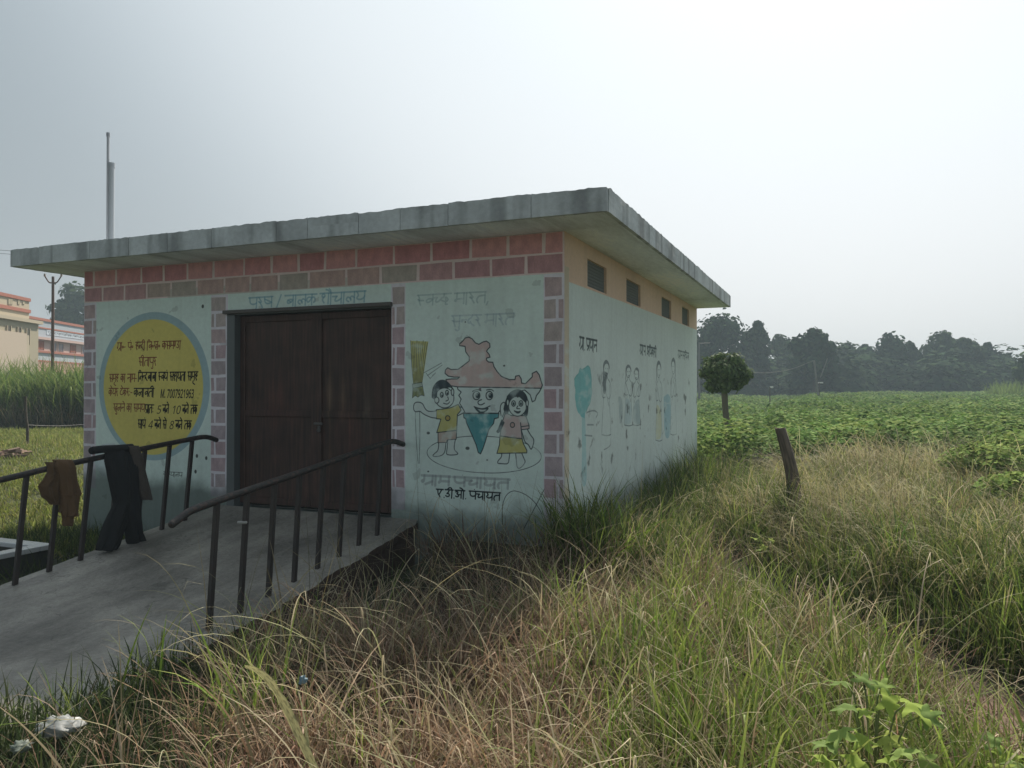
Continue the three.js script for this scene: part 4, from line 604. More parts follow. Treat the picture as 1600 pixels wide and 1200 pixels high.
function trunkGeo(h, r0, limbs, seed) {
  const r = rngOf(seed), gs = [], stem = []; for (let i = 0; i <= 5; i++) stem.push(V((r() - 0.5) * h * 0.04 * i * 0.5, h * i / 5, (r() - 0.5) * h * 0.04 * i * 0.5));
  const taper = (pts, ra, rb) => { const g = tube(pts, 1, 10, 7), c = new THREE.CatmullRomCurve3(pts), p = g.attributes.position; for (let i = 0; i < p.count; i++) { const k = Math.floor(i / 8) / 10, o = c.getPointAt(Math.min(1, k)), R = lerp(ra, rb, k); p.setXYZ(i, o.x + (p.getX(i) - o.x) * R, o.y + (p.getY(i) - o.y) * R, o.z + (p.getZ(i) - o.z) * R); } return g; };
  gs.push(taper(stem, r0, r0 * 0.5));
  for (let i = 0; i < limbs; i++) { const a = r() * 6.283, k = 0.45 + 0.5 * r(), b = stem[0].clone().lerp(stem[5], k), e = b.clone().add(V(Math.cos(a) * h * 0.35, h * (0.25 + 0.2 * r()), Math.sin(a) * h * 0.35)); gs.push(taper([b, b.clone().lerp(e, 0.5).add(V(0, -h * 0.03, 0)), e], r0 * 0.4, r0 * 0.12)); }
  return clean(gs);
}
const BLUE = [[0.032, 0.066, 0.030], [0.048, 0.084, 0.036], [0.022, 0.050, 0.026]], LIGHT = [[0.05, 0.085, 0.036], [0.068, 0.105, 0.042], [0.038, 0.068, 0.032]];
// [photo x of the crown, photo y of its top, half width in photo pixels, distance, tone, label]
const FAR = [
  [1128, 490, 52, 95, 0, 'largest far tree, broad dome crown right of the block roof'], [1183, 494, 20, 97, 0, 'loose side crown of a tree right of the largest dome tree'],
  [1222, 522, 30, 108, 1, 'lower rounded far tree right of the largest tree'], [1272, 512, 32, 88, 0, 'dark far tree with bent trunk behind the leaning pole'],
  [1320, 534, 24, 116, 1, 'low hazy tree in the gap right of the leaning pole'], [1352, 536, 22, 112, 0, 'small hazy tree left of the pointed far tree'],
  [1390, 519, 26, 102, 0, 'dark pointed far tree at the middle of the tree line'], [1422, 531, 18, 104, 0, 'small spiky crown right of the dark pointed tree'],
  [1472, 517, 34, 105, 1, 'tall open-crowned far tree with sky gaps'], [1510, 526, 28, 100, 1, 'flat-topped lighter green far tree'], [1540, 531, 15, 103, 0, 'thin feathery tree beside the flat-topped tree'],
  [1568, 553, 32, 110, 0, 'low dark tree near the right end of the tree line'], [1625, 540, 36, 74, 1, 'pale green tree cut off by the right edge'], [1690, 520, 40, 100, 0, 'hazy tree beyond the right edge of the view'],
  [1010, 505, 50, 100, 0, 'tall hazy tree hidden behind the block'], [930, 515, 45, 105, 1, 'wide hazy tree far behind the block'],
];
FAR.forEach(([px, py, half, d, tone, label], i) => {
  const c = at(px, 610, d), top = 1.75 + (610 - py) / 1200 * d, w = half / 1200 * d, base = groundY(c.x, c.z), h = top - base, r = rngOf(700 + i), t = thing('tree', label, 'tree', [c.x, base, c.z]), lobes = [];
  const m = 14 + Math.floor(r() * 5); lobes.push([0, h * 0.80, 0, Math.min(w * 0.62, h * 0.24), 0.85]);
  for (let k = 0; k < m; k++) { const a = k / m * 6.283 + r(), rr = w * (0.38 + 0.42 * r()), y = h * (0.26 + 0.50 * r()); lobes.push([Math.cos(a) * rr, y, Math.sin(a) * rr * 0.9, w * (0.28 + 0.24 * r()), 0.75 + 0.35 * r()]); }
  for (let k = 0; k < 7; k++) { const a = r() * 6.283, rr = w * (0.2 + 0.75 * r()); lobes.push([Math.cos(a) * rr, h * (0.93 - 0.42 * (rr / w) ** 1.5 - 0.12 * r()), Math.sin(a) * rr, w * (0.13 + 0.12 * r()), 1.1]); }
  lobes.push([w * 0.3 * (r() - 0.5), h * 0.90, w * 0.2, Math.min(w * 0.33, h * 0.11), 0.9]); lobes.push([w * 0.5 * (r() - 0.5) * 2, h * 0.85, 0, w * 0.22, 1]);
  part('trunk', trunkGeo(h * 0.6, 0.16 + 0.012 * h, 4, 800 + i), barkMat, t);
  part('crown', crown(900 + i, lobes, 6400, 0.30, tone ? LIGHT : BLUE, -0.06), farMat, t);
});
// undergrowth under the trees
{ const g = [0, 1, 2].map((i) => leafCluster(560 + i, { n: 260, rx: 3.4, ry: 5.6, h0: 0.1, size: 0.34, cols: [...BLUE, BLUE[0], LIGHT[2]] }));
  grassField('undergrowth', 'dark hazy undergrowth filling the foot of the far tree line', 'bushes', g, scatter(31, 93, 122, (w) => 0.04 * w, L(0.82), () => 3.1, (x, z, d, s, r) => ({ s: 0.6 + 0.75 * r(), c: 0.6 + 0.4 * r() })), farMat); }
// clipped little tree in the field
{ const d = 19, c = at(1131, 610, d), b = groundY(c.x, c.z), t = thing('clipped_tree', 'small tree clipped to a round ball standing in the crop field', 'tree', [c.x, b, c.z]), y0 = 1.75 + (610 - 584) / 1200 * d - b, R = 0.63;
  const pts = [V(RT.x * 0.26, 0, RT.z * 0.26), V(RT.x * 0.17, 0.55, RT.z * 0.17), V(RT.x * 0.06, 1.0, RT.z * 0.06), V(0, y0 - 0.2, 0)]; part('trunk', clean([tube(pts, 0.075, 14, 8), tube([V(0, y0 - 0.5, 0), V(0.25, y0 - 0.1, 0.1)], 0.025, 6, 6), tube([V(0, y0 - 0.5, 0), V(-0.22, y0 - 0.05, -0.1)], 0.025, 6, 6)]), std(lin(0.13, 0.12, 0.085), 0.95), t);
  const lobes = [[0, y0, 0, R * 0.72, 0.9]]; const r = rngOf(41); for (let k = 0; k < 40; k++) { const a = r() * 6.283, cz = r() * 2 - 1, sn = Math.sqrt(Math.max(0, 1 - cz * cz)), e = 0.60 + 0.22 * r(); lobes.push([Math.cos(a) * sn * R * e, y0 + cz * R * e * 0.86, Math.sin(a) * sn * R * e, R * (0.16 + 0.18 * r()), 0.9]); }
  part('crown', crown(42, lobes, 11000, 0.042, [[0.12, 0.19, 0.065], [0.15, 0.22, 0.08], [0.08, 0.14, 0.045]], -0.2), leafMat(0.4), t); }
// pale cane at the far right edge of the field
{ const cane = [0, 1].map((i) => tuft(590 + i, { n: 60, radius: 0.9, len: [1.2, 2.1], lean: [0, 0.4], bend: [0.2, 1.2], w: [0.02, 0.04], cols: [[0.20, 0.28, 0.08], [0.17, 0.25, 0.07]], seg: 4 }));
  grassField('tall_cane', 'pale green stand of tall cane at the right end of the field', 'crop', cane, scatter(33, 66, 78, (w) => 0.63 * w, L(0.84), () => 1.5, (x, z, d, s, r) => ({ s: 0.85 + 0.3 * r() }))); }

// ---------- left background: school, pole, tree, cane, fence ----------
const M2 = { cream: std(lin(0.46, 0.40, 0.30), 0.9), cream2: std(lin(0.37, 0.33, 0.24), 0.9), panel: std(lin(0.50, 0.42, 0.34), 0.9), red: std(lin(0.36, 0.13, 0.09), 0.85), blue: std(lin(0.36, 0.41, 0.47), 0.9), blue2: std(lin(0.42, 0.46, 0.50), 0.9), pink: std(lin(0.50, 0.36, 0.33), 0.9), salmon: std(lin(0.46, 0.28, 0.22), 0.9), shutter: std(lin(0.30, 0.09, 0.05), 0.8), glass: std(lin(0.10, 0.08, 0.11), 0.35), hole: std(lin(0.09, 0.08, 0.06), 0.8), dirt: std(lin(0.5, 0.32, 0.2), 0.95) };
// a frame whose x axis runs along the school front, away from the camera; y up; z out of the front (towards the right)
const along = RT.clone().multiplyScalar(-0.083).add(FW).normalize(), out = new THREE.Vector3().crossVectors(along, V(0, 1, 0)).normalize();
function frameAt(px, d, name, label) { const p = at(px, 610, d); const t = thing(name, label, 'building', [p.x, 0, p.z]); t.rotation.y = Math.atan2(-along.z, along.x); t.userData.group = undefined; delete t.userData.group; return t; }
const sAt = (px, px0, d0) => { const o = (px - 800) / 1200, o0 = (px0 - 800) / 1200; return (o0 * d0 - o * d0) / (o + 0.083); };
const yAt = (py, d) => 1.75 + (610 - py) / 1200 * d;
{
  const t = frameAt(48, 62, 'school_wing', 'pale blue school wing with red bands and brown shutters, behind the iron pole'), d = 62, LEN = 26, b = (x, x2, y, y2, z, z2) => box(x2 - x, y2 - y, z2 - z, (x + x2) / 2, (y + y2) / 2, (z + z2) / 2);
  const top = yAt(496, d), yb = (py, px) => yAt(py, d + sAt(px, 48, 62));
  part('wall', b(-4, LEN, -0.2, top - 0.12, -8, 0), M2.blue, t); part('roof_band', b(-4.05, LEN + 0.05, top - 0.115, top + 0.1, -8.05, 0.08), M2.red, t);
  const l2 = yb(511, 57), can = yb(526, 57), can2 = yb(530, 57), wt = yb(530.5, 57), wb = yb(547, 57), lo = yb(562, 57);
  part('band', b(-4, LEN, l2 - 0.06, l2 + 0.06, 0.003, 0.05), M2.red, t); part('canopy', b(-4, LEN, can2, can, 0.003, 0.35), M2.pink, t); part('window_strip_wall', b(-4, LEN, wb + 0.003, can2 - 0.003, 0.003, 0.03), M2.pink, t); part('sill_band', b(-4, LEN, wb - 0.18, wb, 0.003, 0.14), M2.red, t); part('lower_panel', b(-4, LEN, lo, wb - 0.183, 0.003, 0.02), M2.blue2, t); part('band', b(-4, LEN, lo - 0.16, lo - 0.003, 0.003, 0.05), M2.red, t); part('plinth', b(-4, LEN, -0.1, lo - 0.163, 0.003, 0.03), M2.salmon, t);
  for (const [p0, p1, m] of [[57, 66.5, 1], [78.5, 86.5, 0], [90, 97.5, 0], [109, 117, 1], [127, 134, 0], [141, 146, 1], [153, 158, 0], [165, 170, 0]]) { const a = sAt(p0, 48, 62), c = sAt(p1, 48, 62); const w = part('window', b(a, c, wb + 0.1, wt - 0.12, 0.032, 0.06), m ? M2.shutter : M2.glass, t); const n = 2; part('frame', clean([b(a - 0.05, a, wb + 0.05, wt - 0.07, 0.032, 0.09), b(c, c + 0.05, wb + 0.05, wt - 0.07, 0.032, 0.09), b((a + c) / 2 - 0.03, (a + c) / 2 + 0.03, wb + 0.1, wt - 0.12, 0.061, 0.08), b(a, c, wt - 0.118, wt - 0.07, 0.032, 0.09)]), m ? M2.shutter : M2.pink, w); }
  // painted name board: black hand lettering
  const [c, g] = canvasOf(1024, 96); g.fillStyle = 'rgb(182,194,206)'; g.fillRect(0, 0, 1024, 96); g.strokeStyle = g.fillStyle = 'rgb(60,62,74)'; g.lineWidth = 8; g.lineJoin = g.lineCap = 'round'; hindiLine(g, 'पूर्व माध्यमिक विद्यालय हल्दी', 20, 1004, 26, 50);
  const s0 = sAt(72, 48, 62), s1 = sAt(150, 48, 62); const pg = b(s0, s1, can + 0.28, l2 - 0.12, 0.003, 0.03); part('name_board', wallUV(pg, (x, y) => [(x - s0) / (s1 - s0), (y - can - 0.28) / (l2 - 0.4 - can)]), std(0xffffff, 0.9, { map: texOf(c) }), t);
}
{
  const d = 52, t = frameAt(45, d, 'school_hall', 'cream school hall with red bands and small dark windows at the left edge'), LEN = 0, b = (x, x2, y, y2, z, z2) => box(x2 - x, y2 - y, z2 - z, (x + x2) / 2, (y + y2) / 2, (z + z2) / 2);
  const S = (px) => sAt(px, 45, d), Y = (py, px) => yAt(py, d + S(px)), top = Y(469, 45), x0 = -22;
  part('wall', b(x0, 0, 0, top - 0.1, -8, 0), M2.cream, t); part('parapet_band', b(x0 - 0.05, 0.06, top - 0.1, top + 0.12, -8.05, 0.08), M2.red, t); part('band', b(x0, 0.05, Y(486.5, 45) - 0.12, Y(486.5, 45) + 0.1, 0.003, 0.09), M2.red, t);
  for (const px of [13, 16.5, 28, 35.5]) { const a = S(px); part('vent_block', b(a - 0.12, a + 0.12, Y(475, px) - 0.02, Y(472, px) + 0.22, 0.003, 0.04), M2.cream2, t); }
  // lower front annex with an eave ledge
  const z1 = 0.35, ledge = Y(503.5, 48); part('annex_wall', b(x0, 0.5, 0, ledge - 0.12, 0.003, z1), M2.cream2, t); part('annex_ledge', b(x0, 0.7, ledge - 0.117, ledge + 0.1, 0.1, z1 + 0.22), M2.cream, t);
  for (const [p0, p1] of [[3.5, 8.5], [20, 25], [34, 38.5]]) { const a = S(p0) - 0.2, c = S(p1) - 0.2, y2 = ledge - 0.55, w = part('window', b(a, c, y2 - 1.0, y2, z1 + 0.003, z1 + 0.04), M2.hole, t); part('frame', clean([b(a - 0.06, a, y2 - 1.05, y2 + 0.05, z1 + 0.003, z1 + 0.08), b(c, c + 0.06, y2 - 1.05, y2 + 0.05, z1 + 0.003, z1 + 0.08)]), M2.cream, w); }
  part('front_panel', b(x0, S(30), 0, Y(521, 30), z1 + 0.003, z1 + 0.12), M2.panel, t); part('panel_edge', b(S(30) + 0.003, S(30) + 0.35, 0, Y(521, 30) - 0.1, z1 + 0.003, z1 + 0.08), M2.cream, t);
}
{ const d = 34, p = at(82, 610, d), b = groundY(p.x, p.z), t = thing('utility_pole', 'rusty iron utility pole with a forked top in front of the school', 'pole', [p.x, b, p.z]), h = yAt(432, d) - b, m = std(lin(0.13, 0.075, 0.06), 0.8);
  part('post', new THREE.CylinderGeometry(0.055, 0.075, h, 10).translate(0, h / 2, 0), m, t);
  for (const s of [-1, 1]) { const e = RT.clone().multiplyScalar(s), f = V(0, h - 0.28, 0); part('arm', tube([f, f.clone().addScaledVector(e, 0.16).add(V(0, 0.02, 0)), f.clone().addScaledVector(e, 0.30).add(V(0, 0.2, 0)), f.clone().addScaledVector(e, 0.36).add(V(0, 0.30, 0))], 0.03, 12, 6), m, t); part('insulator', new THREE.CylinderGeometry(0.035, 0.045, 0.12, 8).translate(e.x * 0.37, h + 0.07, e.z * 0.37), std(lin(0.3, 0.22, 0.18), 0.4), t); } }
{ const d = 96, c = at(112, 610, d), h = yAt(438, d), t = thing('tree', 'tall leafy tree behind the pale blue school wing', 'tree', [c.x, 0, c.z]);
  const w = 3.4, L2 = [[0.3, h * 0.88, 0, w * 0.5], [1.6, h * 0.80, 0, w * 0.55], [-1.0, h * 0.76, 0.5, w * 0.45], [-0.3, h * 0.68, 0, w * 0.55], [2.6, h * 0.68, 0, w * 0.5], [1.0, h * 0.60, 0.4, w * 0.5], [-2.4, h * 0.62, 0, w * 0.26], [-2.5, h * 0.54, 0.3, w * 0.24], [3.6, h * 0.56, 0, w * 0.4], [0.0, h * 0.52, 0, w * 0.5], [2.8, h * 0.86, 0, w * 0.35]].map(([a, y, z, r]) => [RT.x * a + z, y, RT.z * a + z, r, 0.9]);
  part('trunk', trunkGeo(h * 0.62, 0.3, 2, 77), barkMat, t); part('crown', crown(78, L2, 3600, 0.3, LIGHT), crownMat, t); }
// two slack wires at the left edge of the sky
for (const [y0, y1, label] of [[389.5, 392, 'upper of two overhead wires left of the roof end'], [394.5, 397.5, 'lower of two overhead wires left of the roof end']]) lone('wire', tube([at(-220, y0 - 6, 40), at(-20, y0, 41), at(40, y1 + 0.8, 42), at(160, y1 + 1, 44), at(380, y1 - 12, 48)], 0.012, 40, 5), std(lin(0.08, 0.08, 0.085), 0.7), { label, category: 'wire', group: 'overhead wires at the left' });
// sugar cane
{ const cane = [0, 1, 2].map((i) => tuft(600 + i, { n: 70, radius: 0.45, len: [1.5, 2.85], lean: [0, 0.28], bend: [0.3, 2.1], kink: 0.2, w: [0.016, 0.036], cols: [[0.11, 0.20, 0.04], [0.15, 0.25, 0.055], [0.08, 0.15, 0.035], [0.20, 0.27, 0.08]], tip: [0.25, 0.32, 0.09], seg: 6 }));
  const under = [0, 1].map((i) => tuft(620 + i, { n: 40, radius: 0.45, len: [0.5, 1.3], lean: [0, 0.7], bend: [0.1, 1.8], w: [0.01, 0.022], cols: [[0.12, 0.10, 0.06], [0.2, 0.18, 0.1], [0.10, 0.12, 0.05]], seg: 4 }));
  grassField('sugar_cane', 'tall green cane standing in front of the school', 'crop', cane, scatter(41, 29, 35, L(-0.80), L(-0.30), () => 0.55, (x, z, d, s, r) => ({ s: 0.92 + 0.28 * r() + 0.1 * noise(x * 0.4, z * 0.4, 4) - 0.1, c: 0.8 + 0.4 * r() })));
  grassField('cane_litter', 'dry brown leaves along the foot of the cane', 'dry leaves', under, scatter(42, 28.2, 31, L(-0.80), L(-0.30), () => 0.5, (x, z, d, s, r) => ({ s: 0.7 + 0.5 * r() }))); }
{ const d = 19.5, p = at(42, 610, d), b = groundY(p.x, p.z), t = lone('fence_post', tube([V(0.05, -0.1, 0.02), V(0.03, 0.4, 0), V(-0.02, 0.75, 0.01), V(-0.06, 1.25, 0)], 0.035, 12, 7), std(lin(0.07, 0.06, 0.045), 0.95), { label: 'crooked wooden fence post in the grass before the cane', category: 'post' }, [p.x, b, p.z]);
  const wy = yAt(664, d); lone('fence_wire', tube([V(p.x, wy, p.z), at(90, 665.5, 20.5), at(132, 663.5, 21.2), at(260, 662, 23)], 0.006, 30, 5), std(lin(0.25, 0.24, 0.22), 0.6), { label: 'thin slack fence wire running right from the crooked post', category: 'wire' }); }
{ const p = at(14, 724, 16.4), t = thing('rubble_heap', 'low heap of reddish broken bricks in the grass at the left edge', 'rubble', [p.x, groundY(p.x, p.z), p.z]), r = rngOf(61), mats = [std(lin(0.17, 0.11, 0.085), 0.95), std(lin(0.15, 0.105, 0.08), 0.95), std(lin(0.20, 0.135, 0.10), 0.95)];
  for (let i = 0; i < 22; i++) { const a = r() * 6.283, R = Math.sqrt(r()), m = part('brick', rbox(0.22 * (0.6 + 0.5 * r()), 0.075, 0.11, 0.008), mats[i % 3], t); m.position.set(Math.cos(a) * R * 0.75, 0.03 + 0.14 * (1 - R) * r() + 0.02, Math.sin(a) * R * 0.45); m.rotation.set((r() - 0.5) * 0.9, r() * 3.14, (r() - 0.5) * 0.9); } }
// open concrete chamber left of the ramp
{ const t = thing('pit_chamber', 'low open concrete chamber with wet rim, sky sheen painted pale, left of the ramp', 'pit', [-4.82, 0, 1.45]), m = std(lin(0.62, 0.64, 0.65), 0.16, { bumpMap: roughRelief, bumpScale: 0.002 }), side = std(lin(0.05, 0.052, 0.045), 0.95), W = 1.5, D = 1.75, T = 0.15, H = 0.21;  // rim colour holds the sky sheen, wall colour the shade below it
  part('rim', clean([rbox(W, 0.05, T, 0.008, -W / 2, H, T / 2), rbox(W, 0.05, T, 0.008, -W / 2, H, D - T / 2), rbox(T, 0.05, D - 2 * T - 0.004, 0.008, -T / 2, H, D / 2), rbox(T, 0.05, D - 2 * T - 0.004, 0.008, -W + T / 2, H, D / 2)]), m, t);
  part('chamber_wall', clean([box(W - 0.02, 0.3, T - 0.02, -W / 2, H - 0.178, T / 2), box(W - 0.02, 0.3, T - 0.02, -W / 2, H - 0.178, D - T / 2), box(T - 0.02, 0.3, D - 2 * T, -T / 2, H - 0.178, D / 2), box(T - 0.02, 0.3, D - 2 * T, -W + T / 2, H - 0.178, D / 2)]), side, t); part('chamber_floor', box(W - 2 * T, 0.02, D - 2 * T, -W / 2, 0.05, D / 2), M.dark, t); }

// ---------- right: stump, poles, markers ----------
{ const d = 8.4, p = at(1241, 610, d), b = groundY(p.x, p.z), t = thing('wooden_stump', 'weathered leaning wooden stump post standing in the bent grass', 'post', [p.x, b, p.z]), top = yAt(669, d) - b, g = new THREE.CylinderGeometry(0.055, 0.085, top + 0.1, 16, 14), q = g.attributes.position;
  for (let i = 0; i < q.count; i++) { const y = q.getY(i) + (top + 0.1) / 2, k = y / top, a = Math.atan2(q.getZ(i), q.getX(i)), w = 1 + 0.16 * noise(Math.cos(a) * 1.8, Math.sin(a) * 1.8, y * 1.2) + 0.06 * noise(a * 4, y * 1.5, 3), bend = -0.13 * k + 0.05 * Math.sin(k * 3.1); const lift = y > top ? 0.02 * noise(Math.cos(a) * 3, Math.sin(a) * 3, 1) : 0; q.setXYZ(i, q.getX(i) * w + RT.x * bend, y - 0.1 + lift, q.getZ(i) * w + RT.z * bend); }
  g.computeVertexNormals(); const [c, h] = canvasOf(256, 512); h.fillStyle = 'rgb(98,88,80)'; h.fillRect(0, 0, 256, 512); grain(h, 256, 512, (x, y) => 1 + 0.6 * fbm(x / 9, y / 120, 3, 4) + 0.3 * fbm(x / 40, y / 60, 8, 3)); const bm = texOf(c); part('stump', g, std(0xffffff, 0.95, { map: bm, bumpMap: bm, bumpScale: 0.01 }), t); }
{ const d = 64, p = at(1092.5, 610, d), b = groundY(p.x, p.z), h = yAt(535, d) - b, t = thing('concrete_pole', 'thin grey pole right beside the far corner of the block', 'pole', [p.x, b, p.z]), m = std(lin(0.2, 0.2, 0.2), 0.8); part('post', new THREE.CylinderGeometry(0.07, 0.1, h, 8).translate(0, h / 2, 0), m, t); part('crossarm', tube([V(0, h - 0.1, 0), V(RT.x * 0.9, h - 0.05, RT.z * 0.9)], 0.04, 4, 6), m, t); }
{ const d = 60, a = at(1280, 611, d), e = at(1272, 563, d), t = thing('leaning_pole', 'pale leaning pole in front of the dark far tree', 'pole', [a.x, groundY(a.x, a.z), a.z]), m = std(lin(0.20, 0.20, 0.19), 0.8), q = e.clone().sub(t.position); part('post', tube([V(0, 0, 0), q.clone().multiplyScalar(0.5), q], 0.07, 6, 7), m, t); const f = at(1293, 560, d).sub(t.position), k = q.clone().multiplyScalar(0.62); part('stay', tube([k.clone().add(RT.clone().multiplyScalar(0.35)), f], 0.04, 4, 6), m, t);
  lone('wire', tube([at(1160, 580, 66), at(1195, 582.5, 64), at(1235, 577, 62), e], 0.014, 30, 5), std(lin(0.22, 0.22, 0.22), 0.7), { label: 'pale slack wire sagging left from the leaning pole', category: 'wire' }); }
for (const [px, py, d, w, label] of [[1283, 598, 56, 0.36, 'small white plate on a stake at the field edge right of the leaning pole'], [1206, 605, 46, 0.2, 'small white tag on a dark stake in the middle of the field']]) { const p = at(px - 3, 610, d), b = groundY(p.x, p.z), h = yAt(py, d) - b, t = thing('field_marker', label, 'marker', [p.x, b, p.z]); part('stake', new THREE.CylinderGeometry(0.03, 0.035, h, 7).translate(0, h / 2, 0), barkMat, t); part('plate', rbox(w, 0.1, 0.02, 0.005, RT.x * 0.1, h, RT.z * 0.1).rotateY(0), std(lin(0.75, 0.75, 0.75), 0.6), t); }

// ---------- weeds with broad leaves ----------
function lobedLeaf(seed, lobes = 5) {
  const r = rngOf(seed), s = new THREE.Shape(), P = []; const n = lobes * 8;
  for (let i = 0; i <= n; i++) { const a = -2.55 + 5.1 * i / n, k = 1 - 2 * Math.abs(((i / n) * lobes) % 1 - 0.5), R = (0.40 + 0.62 * Math.pow(k, 1.15)) * (0.72 + 0.3 * Math.cos(a * 0.55)) * (1 + 0.05 * (r() - 0.5)) + (i % 2 ? 0.02 : 0); P.push([Math.sin(a) * R, Math.cos(a) * R + 0.25]); }
  s.moveTo(0, 0); P.forEach(([x, y]) => s.lineTo(x, y)); s.closePath();
  const g = new THREE.ShapeGeometry(s, 4); const gg = g.toNonIndexed();
  // split once for curvature
  const p0 = gg.attributes.position, pos = []; const mid = (a, b) => [(a[0] + b[0]) / 2, (a[1] + b[1]) / 2]; let T = []; for (let i = 0; i < p0.count; i += 3) T.push([0, 1, 2].map((k) => [p0.getX(i + k), p0.getY(i + k)]));
  for (let q = 0; q < 2; q++) T = T.flatMap(([a, b, c]) => { const ab = mid(a, b), bc = mid(b, c), ca = mid(c, a); return [[a, ab, ca], [ab, b, bc], [ca, bc, c], [ab, bc, ca]]; });
  for (const t of T) for (const [x, y] of t) { const z = -0.28 * x * x - 0.18 * y * y + 0.05 * Math.sin(x * 9 + seed) + 0.04 * Math.sin(y * 8) - 0.05 * Math.exp(-Math.abs(x) * 14); pos.push(x, y, z); }
  const o = new THREE.BufferGeometry(); o.setAttribute('position', new THREE.Float32BufferAttribute(pos, 3)); const w = mergeVertices(o, 1e-4); w.computeVertexNormals(); return w;
}
const leafGeos = [1, 2, 3].map((i) => lobedLeaf(i)), leafMats = [[0.36, 0.48, 0.10], [0.30, 0.42, 0.12], [0.42, 0.50, 0.13], [0.22, 0.32, 0.10]].map((c) => leafMat(0.45, { vertexColors: false, color: lin(...c), roughness: 0.9, specularIntensity: 0.15 }));
const stemMat = std(lin(0.14, 0.17, 0.06), 0.8);
function broadWeed(name, label, px, py, d, leaves, size, seed) {
  const base = at(px, py, d), b = groundY(base.x, base.z), t = thing(name, label, 'plant', [base.x, b, base.z]), r = rngOf(seed), gs = [];
  for (const [lx, ly, dd, k = 1] of leaves) { const p = at(lx, ly, d + dd).sub(t.position), m = part('leaf', leafGeos[Math.floor(r() * 3)], leafMats[Math.floor(r() * leafMats.length)], t), s = size * k * (0.85 + 0.3 * r()); m.position.copy(p); m.scale.setScalar(s);
    const n = V((r() - 0.5) * 1.1, 1, (r() - 0.5) * 1.1 + 0.25).normalize(), o = V(p.x + (r() - 0.5) * 0.2, 0, p.z + (r() - 0.5) * 0.2 + 0.02).normalize(); const zx = new THREE.Vector3().crossVectors(o, n).normalize(), yy = new THREE.Vector3().crossVectors(n, zx); m.quaternion.setFromRotationMatrix(new THREE.Matrix4().makeBasis(zx, yy, n)); 
    gs.push(tube([V(p.x * 0.15, 0, p.z * 0.15), V(p.x * 0.45, p.y * 0.75, p.z * 0.45), V(p.x * 0.9, p.y * 1.02, p.z * 0.9), p], 0.0035, 10, 5)); }
  part('stem', clean(gs), stemMat, t); return t;
}
broadWeed('leafy_weed', 'lobed bright green weed in the grass at the lower right', 1360, 1150, 2.75, [[1322, 1066, 0.1, 1], [1348, 1066, 0.05, 0.9], [1372, 1074, 0.1, 0.7], [1322, 1098, -0.05, 1], [1340, 1110, 0, 0.6], [1376, 1090, 0.05, 0.95], [1412, 1098, 0, 1.35], [1436, 1118, -0.05, 1.0], [1312, 1136, -0.1, 1.0], [1350, 1148, -0.05, 1.05], [1376, 1150, 0, 0.95], [1300, 1158, -0.1, 1.0], [1404, 1168, -0.1, 1.0], [1432, 1184, -0.05, 1.0], [1346, 1186, -0.15, 0.9], [1380, 1180, -0.1, 1.1], [1296, 1186, -0.1, 0.9]], 0.07, 5);
broadWeed('leafy_weed', 'lobed weed at the right edge beside the bare brown soil', 1585, 1180, 2.9, [[1560, 1160, 0, 1], [1576, 1172, 0, 1], [1600, 1168, 0, 1.1], [1590, 1190, -0.1, 1], [1560, 1192, -0.1, 0.9], [1620, 1185, 0, 1]], 0.066, 9);
broadWeed('leafy_weed', 'small bright weed on the dry grass right of the block corner', 1190, 850, 6.2, [[1182, 842, 0, 1], [1194, 852, 0, 1], [1204, 845, 0.1, 0.9], [1186, 858, -0.1, 0.9]], 0.042, 12);
broadWeed('leafy_weed', 'yellow-green weed in the bent grass right of the stump', 1465, 780, 7.2, [[1455, 776, 0, 1], [1470, 782, 0, 1.1], [1480, 778, 0.1, 1], [1462, 788, -0.1, 0.9]], 0.045, 15);
{ const bush = (px, py, d, rx, ry, seed, label) => { const p = at(px, py, d), b = groundY(p.x, p.z), t = thing('weed_bush', label, 'bush', [p.x, b, p.z]), h = Math.max(0.3, p.y - b); part('foliage', leafCluster(seed, { n: 900, rx, ry, h0: h * 0.55, size: 0.035, cols: [[0.20, 0.29, 0.08], [0.16, 0.25, 0.065], [0.25, 0.32, 0.09]] }), crownMat, t); const s = []; for (let i = 0; i < 5; i++) s.push(tube([V(0, 0, 0), V(Math.cos(i * 1.3) * rx * 0.4, h * 0.6, Math.sin(i * 1.3) * rx * 0.4)], 0.008, 4, 5)); part('stems', clean(s), stemMat, t); };
  bush(1535, 688, 10.2, 0.55, 0.34, 71, 'yellow-green weed bush among the tall grass near the right edge'); bush(1600, 665, 11.4, 0.7, 0.36, 72, 'broad yellow-green bush cut by the right edge'); bush(1590, 745, 8.2, 0.45, 0.28, 73, 'lower yellow-green bush at the right edge'); }
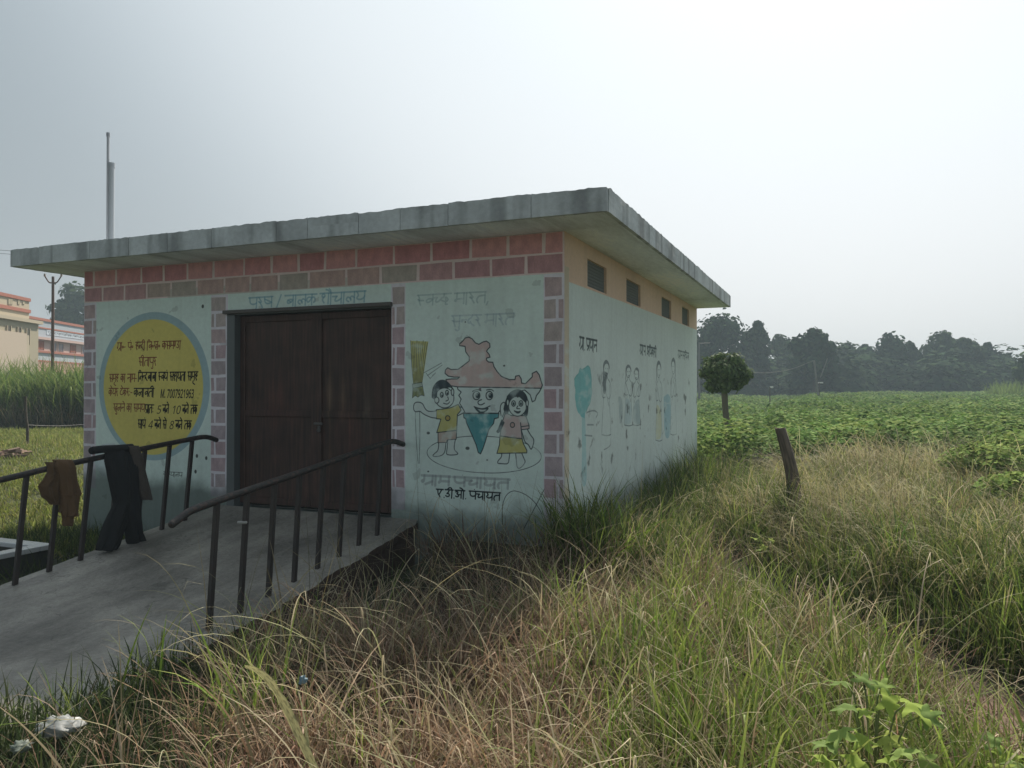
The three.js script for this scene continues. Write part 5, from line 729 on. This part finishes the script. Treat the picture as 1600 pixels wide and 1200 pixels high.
// a broad dry cane leaf bent over in the left foreground
{ const d = 2.55, pts = [[384, 1040, 0.15], [402, 1046, 0.1], [425, 1066, 0.05], [448, 1104, 0], [470, 1150, -0.08], [500, 1215, -0.2], [515, 1260, -0.3]].map(([x, y, k]) => at(x, y, d + k)), cv = new THREE.CatmullRomCurve3(pts), pos = [], uv = [], idx = [], n = 40;
  for (let i = 0; i <= n; i++) { const k = i / n, p = cv.getPointAt(k), tg = cv.getTangentAt(k), s = new THREE.Vector3().crossVectors(tg, FW).normalize(), w = 0.0155 * (k < 0.3 ? 0.35 + k * 2.6 : 1.13 - 0.25 * k) * (k > 0.26 && k < 0.34 ? 0.75 : 1), nn = FW.clone().multiplyScalar(-1); for (const [e, f] of [[-1, 0], [-0.4, 0.004], [0, -0.002], [0.45, 0.003], [1, 0]]) { const q = p.clone().addScaledVector(s, e * w).addScaledVector(nn, f); pos.push(q.x, q.y, q.z); uv.push((e + 1) / 2, k * 6); } }
  for (let i = 0; i < n; i++) for (let j = 0; j < 4; j++) { const a = i * 5 + j; idx.push(a, a + 5, a + 1, a + 1, a + 5, a + 6); }
  const g = new THREE.BufferGeometry(); g.setAttribute('position', new THREE.Float32BufferAttribute(pos, 3)); g.setAttribute('uv', new THREE.Float32BufferAttribute(uv, 2)); g.setIndex(idx); g.computeVertexNormals();
  const [c, h] = canvasOf(128, 512); h.fillStyle = 'rgb(206,200,146)'; h.fillRect(0, 0, 128, 512); grain(h, 128, 512, (x, y) => (1 - 0.22 * smoothstep(fbm(x / 30, y / 160, 3, 4), 0.0, 0.2)) * (1 + 0.15 * noise(x / 5, y / 90, 3))); lone('cane_leaf', g, leafMat(0.5, { vertexColors: false, map: texOf(c) }), { label: 'broad pale mottled cane leaf arching out of the dry grass in front', category: 'leaf' }); }
// litter
function crumple(seed, w, h, l) { const g = mergeVertices(new THREE.IcosahedronGeometry(0.5, 4).deleteAttribute('normal').deleteAttribute('uv')), p = g.attributes.position; for (let i = 0; i < p.count; i++) { const v = V(p.getX(i), p.getY(i), p.getZ(i)), k = 1 + 0.9 * Math.abs(noise(v.x * 3.1 + seed, v.y * 3.1, v.z * 3.1)) - 0.35 + 0.4 * noise(v.x * 8, v.y * 8 + seed, v.z * 8); p.setXYZ(i, v.x * k * w, Math.max(-0.25, v.y) * k * h, v.z * k * l); } g.computeVertexNormals(); return g.rotateY(YAW); }
{ const m = leafMat(0.45, { vertexColors: false, color: lin(0.40, 0.43, 0.44), roughness: 0.5 }); const put = (px, py, d, w, h, l, seed, label, mat = m) => { const p = at(px, py, d); lone('plastic_bag', crumple(seed, w, h, l), mat, { label, category: 'plastic bag' }, [p.x, p.y, p.z]); };
  put(98, 1134, 3.55, 0.23, 0.09, 0.16, 1.3, 'crumpled white plastic bag on the dark grass at the lower left'); put(474, 1062, 3.2, 0.036, 0.045, 0.03, 4.1, 'scrap of pale blue plastic among the dry grass below the ramp', leafMat(0.3, { vertexColors: false, color: lin(0.24, 0.36, 0.44), roughness: 0.5 })); put(35, 1166, 3.2, 0.09, 0.05, 0.08, 7.7, 'half-buried plastic scrap in the bottom left corner', leafMat(0.4, { vertexColors: false, color: lin(0.2, 0.24, 0.21), roughness: 0.5 })); }

renderer.render(scene, camera);
